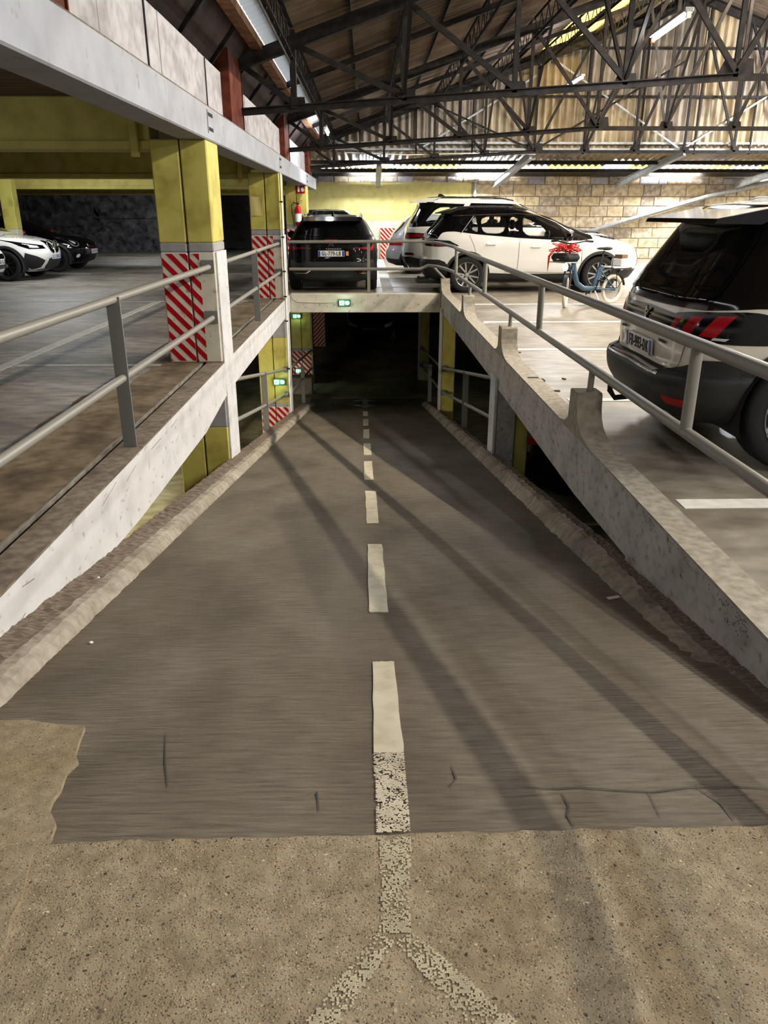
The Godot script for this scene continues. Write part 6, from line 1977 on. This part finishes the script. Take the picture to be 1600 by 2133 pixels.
# ---------------------------------------------------------------- bicycle
func bike_wheel(parent: Node3D, called: String, at: Vector3, yaw: float) -> Node3D:
	var w := Node3D.new()
	w.name = called
	parent.add_child(w, true)
	w.position = at
	w.rotation.y = yaw
	var ring := []
	for k in 36: ring.append(Vector3(cos(TAU * k / 36), sin(TAU * k / 36), 0) * 0.222)
	var t := MB.new()
	t.tube(ring, 0.03, 10, true)
	part("tyre", t, sm("cream rubber", C8(214, 200, 176), 0.8), w)
	ring = []
	for k in 36: ring.append(Vector3(cos(TAU * k / 36), sin(TAU * k / 36), 0) * 0.19)
	t = MB.new()
	t.tube(ring, 0.012, 8, true)
	part("rim", t, mats["satin silver"], w)
	t = MB.new()
	for k in 20:
		var a := TAU * k / 20
		t.tube([Vector3(cos(a) * 0.19, sin(a) * 0.19, 0), Vector3(cos(a + 0.5) * 0.03, sin(a + 0.5) * 0.03, 0.02 if k % 2 == 0 else -0.02)], 0.0022, 4, false, false)
	part("spokes", t, mats["satin silver"], w)
	t = MB.new()
	t.tube([Vector3(0, 0, -0.06), Vector3(0, 0, 0.06)], 0.03, 10)
	part("hub", t, mats["cladding"], w)
	return w

func build_bicycle() -> void:
	var mid := Vector3(3.845, 0, -13.83)
	var b := thing("bicycle", "blue cargo bicycle with cream tyres and lit front lamp standing before the white car", "bicycle", mid, deg_to_rad(-150.0))
	var blue := sm("bike blue", C8(58, 84, 104), 0.35)
	var dark: Material = mats["cladding dark"]
	var steer := 0.70
	bike_wheel(b, "rear_wheel", Vector3(-0.58, 0.252, 0), 0.0)
	# steering part
	var fork := Node3D.new()
	fork.name = "front_end"
	b.add_child(fork)
	fork.position = Vector3(0.52, 0.0, 0)
	fork.rotation.y = steer
	var f := bike_wheel(fork, "front_wheel", Vector3(0.08, 0.252, 0), 0.0)
	var t := MB.new()
	for z in [-0.055, 0.055]:
		t.tube([Vector3(0.08, 0.25, z), Vector3(0.03, 0.45, z), Vector3(-0.02, 0.6, z * 0.8)], 0.016, 8)
	t.tube([Vector3(-0.02, 0.6, -0.045), Vector3(-0.02, 0.6, 0.045)], 0.018, 8)
	t.tube([Vector3(-0.02, 0.6, 0), Vector3(-0.12, 1.02, 0)], 0.02, 10)
	part("fork", t, dark, fork)
	t = MB.new()
	var arc := []
	for k in 15: arc.append(Vector3(0.08 + cos(0.25 + k * 0.17) * 0.285, 0.252 + sin(0.25 + k * 0.17) * 0.285, 0))
	for i in arc.size() - 1: t.bar(arc[i], arc[i + 1], 0.07, 0.006)
	part("front_mudguard", t, dark, fork)
	t = MB.new()
	t.tube([Vector3(-0.30, 1.06, -0.32), Vector3(-0.20, 1.07, -0.24), Vector3(-0.12, 1.03, -0.06), Vector3(-0.12, 1.03, 0.06), Vector3(-0.20, 1.07, 0.24), Vector3(-0.30, 1.06, 0.32)], 0.012, 8)
	part("handlebar", t, dark, fork)
	for z in [-1.0, 1.0]:
		t = MB.new()
		t.tube([Vector3(-0.20, 1.07, z * 0.24), Vector3(-0.33, 1.058, z * 0.345)], 0.018, 8)
		part("grip", t, mats["rubber"], fork)
		t = MB.new()
		t.tube([Vector3(-0.16, 1.07, z * 0.16), Vector3(-0.02, 1.12, z * 0.13), Vector3(0.06, 0.98, z * 0.08), Vector3(-0.02, 0.78, z * 0.02)], 0.004, 5)
		part("brake_cable", t, dark, fork)
	# frame
	t = MB.new()
	t.tube([Vector3(0.40, 0.72, 0), Vector3(0.36, 0.55, 0), Vector3(0.28, 0.38, 0), Vector3(0.12, 0.29, 0), Vector3(-0.10, 0.28, 0)], 0.042, 12)
	t.tube([Vector3(0.44, 0.60, 0), Vector3(0.38, 0.80, 0)], 0.034, 10)
	t.tube([Vector3(-0.10, 0.27, 0), Vector3(-0.22, 0.62, 0)], 0.03, 10)
	for z in [-0.07, 0.07]:
		t.tube([Vector3(-0.10, 0.28, z * 0.5), Vector3(-0.58, 0.252, z)], 0.014, 8)
		t.tube([Vector3(-0.20, 0.60, z * 0.4), Vector3(-0.58, 0.252, z)], 0.013, 8)
	part("frame", t, blue, b)
	t = MB.new()
	t.bar(Vector3(-0.16, 0.32, 0), Vector3(-0.27, 0.66, 0), 0.075, 0.085, Vector3.UP, 0.015)
	part("battery", t, blue, b)
	t = MB.new()
	t.tube([Vector3(-0.20, 0.60, 0), Vector3(-0.30, 0.90, 0)], 0.017, 10)
	part("seat_post", t, dark, b)
	t = MB.new()
	t.ball(Vector3(-0.36, 0.935, 0), Vector3(0.12, 0.03, 0.075), 12)
	t.ball(Vector3(-0.24, 0.94, 0), Vector3(0.13, 0.022, 0.035), 12)
	part("saddle", t, mats["rubber"], b)
	# rear rack with its board
	t = MB.new()
	for z in [-0.1, 0.1]:
		t.tube([Vector3(-0.22, 0.58, z), Vector3(-0.92, 0.60, z)], 0.009, 6)
		t.tube([Vector3(-0.58, 0.27, z), Vector3(-0.55, 0.59, z)], 0.008, 6)
		t.tube([Vector3(-0.60, 0.27, z), Vector3(-0.88, 0.59, z)], 0.008, 6)
	t.tube([Vector3(-0.40, 0.60, -0.12), Vector3(-0.40, 0.80, -0.12), Vector3(-0.40, 0.80, 0.12), Vector3(-0.40, 0.60, 0.12)], 0.009, 6)
	part("rear_rack", t, dark, b)
	part("rack_board", bx(Vector3(-0.92, 0.61, -0.13), Vector3(-0.44, 0.635, 0.13), 0.006), mats["plate white"], b)
	part("rack_box", bx(Vector3(-0.90, 0.64, -0.12), Vector3(-0.62, 0.76, 0.12), 0.01), mats["car white"], b)
	part("box_end", bx(Vector3(-0.80, 0.765, -0.09), Vector3(-0.66, 0.83, 0.09), 0.005), sm("kraft brown", C8(120, 88, 62), 0.8), b)
	t = MB.new()
	arc = []
	for k in 17: arc.append(Vector3(-0.58 + cos(0.4 + k * 0.16) * 0.285, 0.252 + sin(0.4 + k * 0.16) * 0.285, 0))
	for i in arc.size() - 1: t.bar(arc[i], arc[i + 1], 0.07, 0.006)
	part("rear_mudguard", t, dark, b)
	part("reflector", bx(Vector3(-0.44, 0.30, 0.035), Vector3(-0.40, 0.37, 0.045), 0.003), mats["orange"], b)
	# drive
	t = MB.new()
	t.xf = Transform3D(Basis(Vector3(1, 0, 0), Vector3(0, 0, 1), Vector3(0, -1, 0)), Vector3(-0.08, 0.27, 0.07))
	t.lathe([Vector2(0.0, -0.01), Vector2(0.085, -0.01), Vector2(0.085, 0.01), Vector2(0.0, 0.012)], 20)
	part("chain_wheel", t, dark, b)
	t = MB.new()
	t.bar(Vector3(-0.08, 0.27, 0.09), Vector3(-0.02, 0.12, 0.09), 0.02, 0.015)
	t.bar(Vector3(-0.02, 0.12, 0.09), Vector3(-0.02, 0.12, 0.19), 0.08, 0.02)
	t.bar(Vector3(-0.08, 0.27, -0.09), Vector3(-0.14, 0.42, -0.09), 0.02, 0.015)
	t.bar(Vector3(-0.14, 0.42, -0.09), Vector3(-0.14, 0.42, -0.19), 0.08, 0.02)
	part("cranks", t, dark, b)
	t = MB.new()
	t.tube([Vector3(-0.12, 0.24, 0.04), Vector3(-0.16, 0.01, 0.16)], 0.012, 6)
	t.tube([Vector3(-0.12, 0.24, -0.04), Vector3(-0.16, 0.01, -0.16)], 0.012, 6)
	part("kickstand", t, mats["plate white"], b)
	# front carrier and lamp, fixed to the frame
	t = MB.new()
	for z in [-0.2, 0.2]:
		t.tube([Vector3(0.42, 0.74, z), Vector3(0.78, 0.74, z)], 0.009, 6)
	for x in [0.42, 0.6, 0.78]:
		t.tube([Vector3(x, 0.74, -0.2), Vector3(x, 0.74, 0.2)], 0.009, 6)
	t.tube([Vector3(0.42, 0.74, -0.2), Vector3(0.42, 0.93, -0.2), Vector3(0.42, 0.93, 0.2), Vector3(0.42, 0.74, 0.2)], 0.009, 6)
	t.tube([Vector3(0.40, 0.66, 0), Vector3(0.6, 0.74, 0)], 0.014, 8)
	part("front_carrier", t, mats["satin silver"], b)
	var lamp := MB.new()
	lamp.xf = Transform3D(Basis(Vector3(0, -1, 0), Vector3(1, 0, 0), Vector3(0, 0, 1)), Vector3(0.56, 0.66, 0))
	lamp.lathe([Vector2(0.0, -0.06), Vector2(0.05, -0.04), Vector2(0.068, 0.01), Vector2(0.068, 0.02)], 20)
	part("lamp_housing", lamp, dark, b)
	var glow := sm("bike lamp glow", C8(235, 245, 255), 0.3)
	glow.emission_enabled = true
	glow.emission = C8(235, 245, 255)
	glow.emission_energy_multiplier = 6.0
	lamp = MB.new()
	lamp.xf = Transform3D(Basis(Vector3(0, -1, 0), Vector3(1, 0, 0), Vector3(0, 0, 1)), Vector3(0.56, 0.66, 0))
	lamp.lathe([Vector2(0.064, 0.02), Vector2(0.05, 0.032), Vector2(0.0, 0.038)], 20)
	part("lamp_lens", lamp, glow, b)
	var sl := SpotLight3D.new()
	sl.name = "front_lamp_beam"
	sl.light_energy = 1.2
	sl.light_color = C8(225, 238, 255)
	sl.spot_angle = 40.0
	sl.spot_range = 30.0
	sl.light_size = 0.06
	sl.shadow_enabled = true
	b.add_child(sl)
	sl.position = Vector3(0.62, 0.66, 0)
	sl.basis = Basis.looking_at(Vector3(1, -0.25, 0.0), Vector3.UP)
	# bag on the carrier and the rope over it: things of their own
	var at := b.transform
	var bag := thing("bag", "black soft bag lying on the bicycle's front carrier", "bag", at * Vector3(0.6, 0.75, 0), b.rotation.y)
	var bb := MB.new()
	bb.box(Vector3(-0.17, 0, -0.21), Vector3(0.17, 0.13, 0.21), 0.05)
	part("bag_body", bb, mats["rubber"], bag)
	part("bag_tag", bx(Vector3(0.168, 0.03, -0.03), Vector3(0.174, 0.045, 0.03)), mats["plate white"], bag)
	var rope := MB.new()
	var rng := RandomNumberGenerator.new()
	rng.seed = 71
	for k in 11:
		var pts := []
		var ph := rng.randf() * TAU
		var ox := rng.randf_range(-0.06, 0.06)
		var r1 := rng.randf_range(0.07, 0.17)
		var r2 := rng.randf_range(0.12, 0.24)
		for i in 26:
			var u := i / 26.0 * TAU
			pts.append(Vector3(ox + cos(u + ph) * r1 + 0.03 * sin(u * 2.0), 0.145 + k * 0.008 + 0.035 * (1.0 + sin(u * 2.0 + ph)) * rng.randf_range(0.7, 1.0), sin(u + ph * 2.0) * r2 + 0.03 * cos(u * 3.0)))
		rope.tube(pts, 0.008, 6, true)
	for k in 3:
		rope.tube([Vector3(0.15, 0.16, 0.18 - k * 0.03), Vector3(0.20, 0.08, 0.2 - k * 0.02), Vector3(0.19, -0.06 - k * 0.05, 0.21)], 0.007, 6)
	var ro := lone("rope", rope, sm("red rope", C8(206, 44, 40), 0.8), "tangled red rope piled on the black bag of the bicycle", "rope")
	ro.transform = bag.transform

# ---------------------------------------------------------------- exit lights, extinguisher, litter
func exit_light(at: Vector3, label: String, mirrored := false) -> void:
	var t := thing("emergency_light", label, "emergency light", at, 0)
	part("housing", bx(Vector3(-0.12, -0.062, 0), Vector3(0.12, 0.062, 0.05), 0.01), sm("sign green", C8(10, 96, 62), 0.4), t)
	var g := sm("sign glow", C8(170, 240, 205), 0.4)
	g.emission_enabled = true
	g.emission = C8(120, 235, 180)
	g.emission_energy_multiplier = 0.9
	var w := sm("sign lamp glow", C8(235, 255, 245), 0.4)
	w.emission_enabled = true
	w.emission = C8(225, 255, 240)
	w.emission_energy_multiplier = 2.2
	var s := -1.0 if mirrored else 1.0
	# running figure panel and round lamp
	var f := MB.new()
	f.box(Vector3(-0.105 if s > 0 else 0.015, -0.048, 0.05), Vector3(-0.015 if s > 0 else 0.105, 0.048, 0.053))
	part("sign_panel", f, g, t)
	var x0 := -0.06 if s > 0 else 0.06
	var man := MB.new()
	man.ball(Vector3(x0 + 0.012, 0.03, 0.055), Vector3(0.008, 0.008, 0.003), 8)
	man.bar(Vector3(x0 + 0.006, 0.018, 0.0555), Vector3(x0 - 0.008, -0.008, 0.0555), 0.012, 0.003, Vector3.BACK)
	man.bar(Vector3(x0 - 0.008, -0.008, 0.0555), Vector3(x0 - 0.028, -0.03, 0.0555), 0.007, 0.003, Vector3.BACK)
	man.bar(Vector3(x0 - 0.006, -0.008, 0.0555), Vector3(x0 + 0.014, -0.02, 0.0555), 0.007, 0.003, Vector3.BACK)
	man.bar(Vector3(x0 + 0.014, -0.02, 0.0555), Vector3(x0 + 0.008, -0.04, 0.0555), 0.007, 0.003, Vector3.BACK)
	man.bar(Vector3(x0 + 0.004, 0.014, 0.0555), Vector3(x0 + 0.024, 0.004, 0.0555), 0.006, 0.003, Vector3.BACK)
	part("running_figure", man, sm("sign green", C8(10, 96, 62), 0.4), t)
	var l := MB.new()
	l.xf = Transform3D(Basis(Vector3(1, 0, 0), Vector3(0, 0, 1), Vector3(0, -1, 0)), Vector3(0.06 * s, 0, 0.05))
	l.lathe([Vector2(0.04, 0.0), Vector2(0.032, 0.014), Vector2(0.0, 0.018)], 18)
	part("lamp_lens", l, w, t)
	var o := OmniLight3D.new()
	o.name = "sign_emitter"
	o.light_energy = 0.03
	o.light_color = C8(200, 255, 225)
	o.light_size = 0.05
	o.omni_range = 20.0
	o.shadow_enabled = true
	t.add_child(o)
	o.position = Vector3(0, 0, 0.14)

func build_small_things() -> void:
	exit_light(Vector3(-0.47, -0.175, -16.0), "green emergency exit light on the crossbeam")
	exit_light(Vector3(-1.74, -1.57, -15.02), "green emergency exit light on the yellow pillar foot beside the ramp")
	exit_light(Vector3(-1.95, -1.12, -21.67), "upper green emergency light on the yellow pillar beyond the crossbeam")
	exit_light(Vector3(-1.93, -2.62, -21.67), "lower green emergency light on the yellow pillar beyond the crossbeam")
	# cable to the crossbeam light
	var c := MB.new()
	c.tube([Vector3(-1.53, -0.02, -15.985), Vector3(-1.5, -0.10, -15.985), Vector3(-1.42, -0.155, -15.985), Vector3(-1.0, -0.17, -15.985), Vector3(-0.6, -0.165, -15.985)], 0.008, 6)
	lone("cable", c, mats["cream paint"], "cream cable clipped along the crossbeam to its exit light", "cable")
	c = MB.new()
	c.tube([Vector3(-1.545, 2.17, -14.96), Vector3(-1.54, 0.0, -14.96), Vector3(-1.54, -2.15, -14.96)], 0.018, 8)
	var cd := thing("conduit", "white conduit running down the striped pillar at the crossbeam", "conduit")
	part("pipe", c, mats["plate white"], cd)
	for y in [1.7, 1.1, 0.5, 0.05, -0.4, -1.3]:
		part("clip", bx(Vector3(-1.575, y - 0.012, -14.985), Vector3(-1.52, y + 0.012, -14.93)), mats["ink"], cd)
	# paper on the second pillar
	var p := MB.new()
	for i in 6:
		for j in 6:
			var q := []
			for e in [[i, j], [i + 1, j], [i + 1, j + 1], [i, j + 1]]:
				var u: float = e[0] / 6.0
				var w: float = e[1] / 6.0
				q.append(Vector3(-2.11 + u * 0.22, 1.46 + w * 0.32, -15.012 + 0.012 * sin(u * 5.0 + w * 2.0) * u + 0.006))
			p.quad(q[0], q[1], q[2], q[3], Vector3.BACK)
	lone("paper_sheet", p, sm("old paper", C8(190, 176, 110), 0.8), "yellowed curled paper sheet taped to the striped pillar", "paper")
	# extinguisher and its sign
	var s := thing("extinguisher_sign", "red sign with white extinguisher and flame on the far yellow pillar", "sign", Vector3(-1.73, 2.1, -21.668))
	part("board", bx(Vector3(-0.115, -0.11, 0), Vector3(0.115, 0.11, 0.006), 0.001), mats["red paint"], s)
	var b := MB.new()
	b.box(Vector3(-0.07, -0.075, 0.006), Vector3(-0.02, 0.04, 0.009), 0.001)
	b.box(Vector3(-0.055, 0.04, 0.006), Vector3(-0.035, 0.06, 0.009))
	b.bar(Vector3(-0.08, 0.03, 0.0075), Vector3(-0.05, 0.07, 0.0075), 0.01, 0.003, Vector3.BACK)
	b.bar(Vector3(-0.05, 0.07, 0.0075), Vector3(-0.01, 0.075, 0.0075), 0.008, 0.003, Vector3.BACK)
	part("bottle_symbol", b, mats["plate white"], s)
	b = MB.new()
	b.prism(PackedVector2Array([Vector2(0.03, -0.07), Vector2(0.085, -0.07), Vector2(0.1, -0.02), Vector2(0.085, 0.02), Vector2(0.075, -0.005), Vector2(0.06, 0.05), Vector2(0.045, 0.0), Vector2(0.02, 0.03), Vector2(0.018, -0.03)]), 0.006, 0.009)
	part("flame_symbol", b, mats["plate white"], s)
	var e := thing("fire_extinguisher", "red fire extinguisher with white label and black hose on the far yellow pillar", "extinguisher", Vector3(-1.80, 1.22, -21.57))
	b = MB.new()
	b.lathe([Vector2(0, 0), Vector2(0.07, 0.0), Vector2(0.08, 0.02), Vector2(0.08, 0.38), Vector2(0.065, 0.44), Vector2(0.03, 0.47), Vector2(0.02, 0.5), Vector2(0.0, 0.5)], 20)
	part("bottle", b, mats["red paint"], e)
	b = MB.new()
	b.lathe([Vector2(0.0815, 0.08), Vector2(0.0815, 0.28)], 20)
	part("label_band", b, mats["plate white"], e)
	b = MB.new()
	b.bar(Vector3(-0.03, 0.52, 0), Vector3(0.03, 0.52, 0), 0.03, 0.04)
	b.bar(Vector3(-0.02, 0.55, 0), Vector3(0.12, 0.60, 0), 0.02, 0.012)
	b.bar(Vector3(-0.02, 0.53, 0), Vector3(0.11, 0.545, 0), 0.02, 0.01)
	part("valve", b, mats["ink"], e)
	b = MB.new()
	b.tube([Vector3(-0.03, 0.52, 0), Vector3(-0.1, 0.55, 0.01), Vector3(-0.16, 0.48, 0.02), Vector3(-0.16, 0.3, 0.02), Vector3(-0.12, 0.1, 0.03), Vector3(-0.1, -0.02, 0.03)], 0.013, 8)
	part("hose", b, mats["ink"], e)
	# litter
	var rng := RandomNumberGenerator.new()
	rng.seed = 101
	var w := thing("glove_scrap", "crumpled black scrap on the pale floor beside the beam", "litter", on_y(1113, 792))
	b = MB.new()
	b.box(Vector3(-0.07, 0, -0.05), Vector3(0.05, 0.025, 0.02), 0.01)
	b.box(Vector3(-0.01, 0, 0.0), Vector3(0.09, 0.02, 0.09), 0.008)
	part("scrap", b, mats["rubber"], w)
	for q in [[1000, 676, 0.06], [1012, 673, 0.05], [990, 674, 0.04], [1160, 815, 0.03], [1175, 790, 0.025], [1080, 735, 0.03]]:
		var at := on_y(q[0], q[1])
		b = MB.new()
		b.xf = Transform3D(Basis(Vector3.UP, rng.randf() * TAU), at)
		b.box(Vector3(-q[2], 0, -q[2] * 0.5), Vector3(q[2], 0.012, q[2] * 0.5), 0.004)
		lone("plaster_chip", b, mats["plate white"] if q[2] > 0.035 else mats["packed dirt"], "pale plaster chips scattered on the pale floor near the stub posts" if q[2] > 0.035 else "brown crumbs on the pale floor behind the pipe railing", "litter", "white chips by the stub posts" if q[2] > 0.035 else "brown crumbs on the pale floor")
	for q in [[118, 1258, 0.012], [210, 1235, 0.008], [150, 1325, 0.006], [190, 1340, 0.01]]:
		var at := on_ramp(q[0], q[1])
		b = MB.new()
		b.ball(at + Vector3(0, (0.09 if q[1] < 1300 else 0.004), 0), Vector3(q[2], q[2] * 0.6, q[2] * 0.8), 8)
		lone("pebble", b, mats["plate white"], "small white crumb lying by the pale kerb", "pebble", "crumbs by the pale kerb")
	var tk := on_ramp(1278, 1246)
	b = MB.new()
	b.xf = Transform3D(Basis(Vector3.UP, 0.3), tk)
	b.box(Vector3(-0.035, 0.002, -0.012), Vector3(0.035, 0.006, 0.012))
	lone("ticket", b, mats["cream paint"], "small pale ticket lying in the shade of the stub-post beam", "litter")
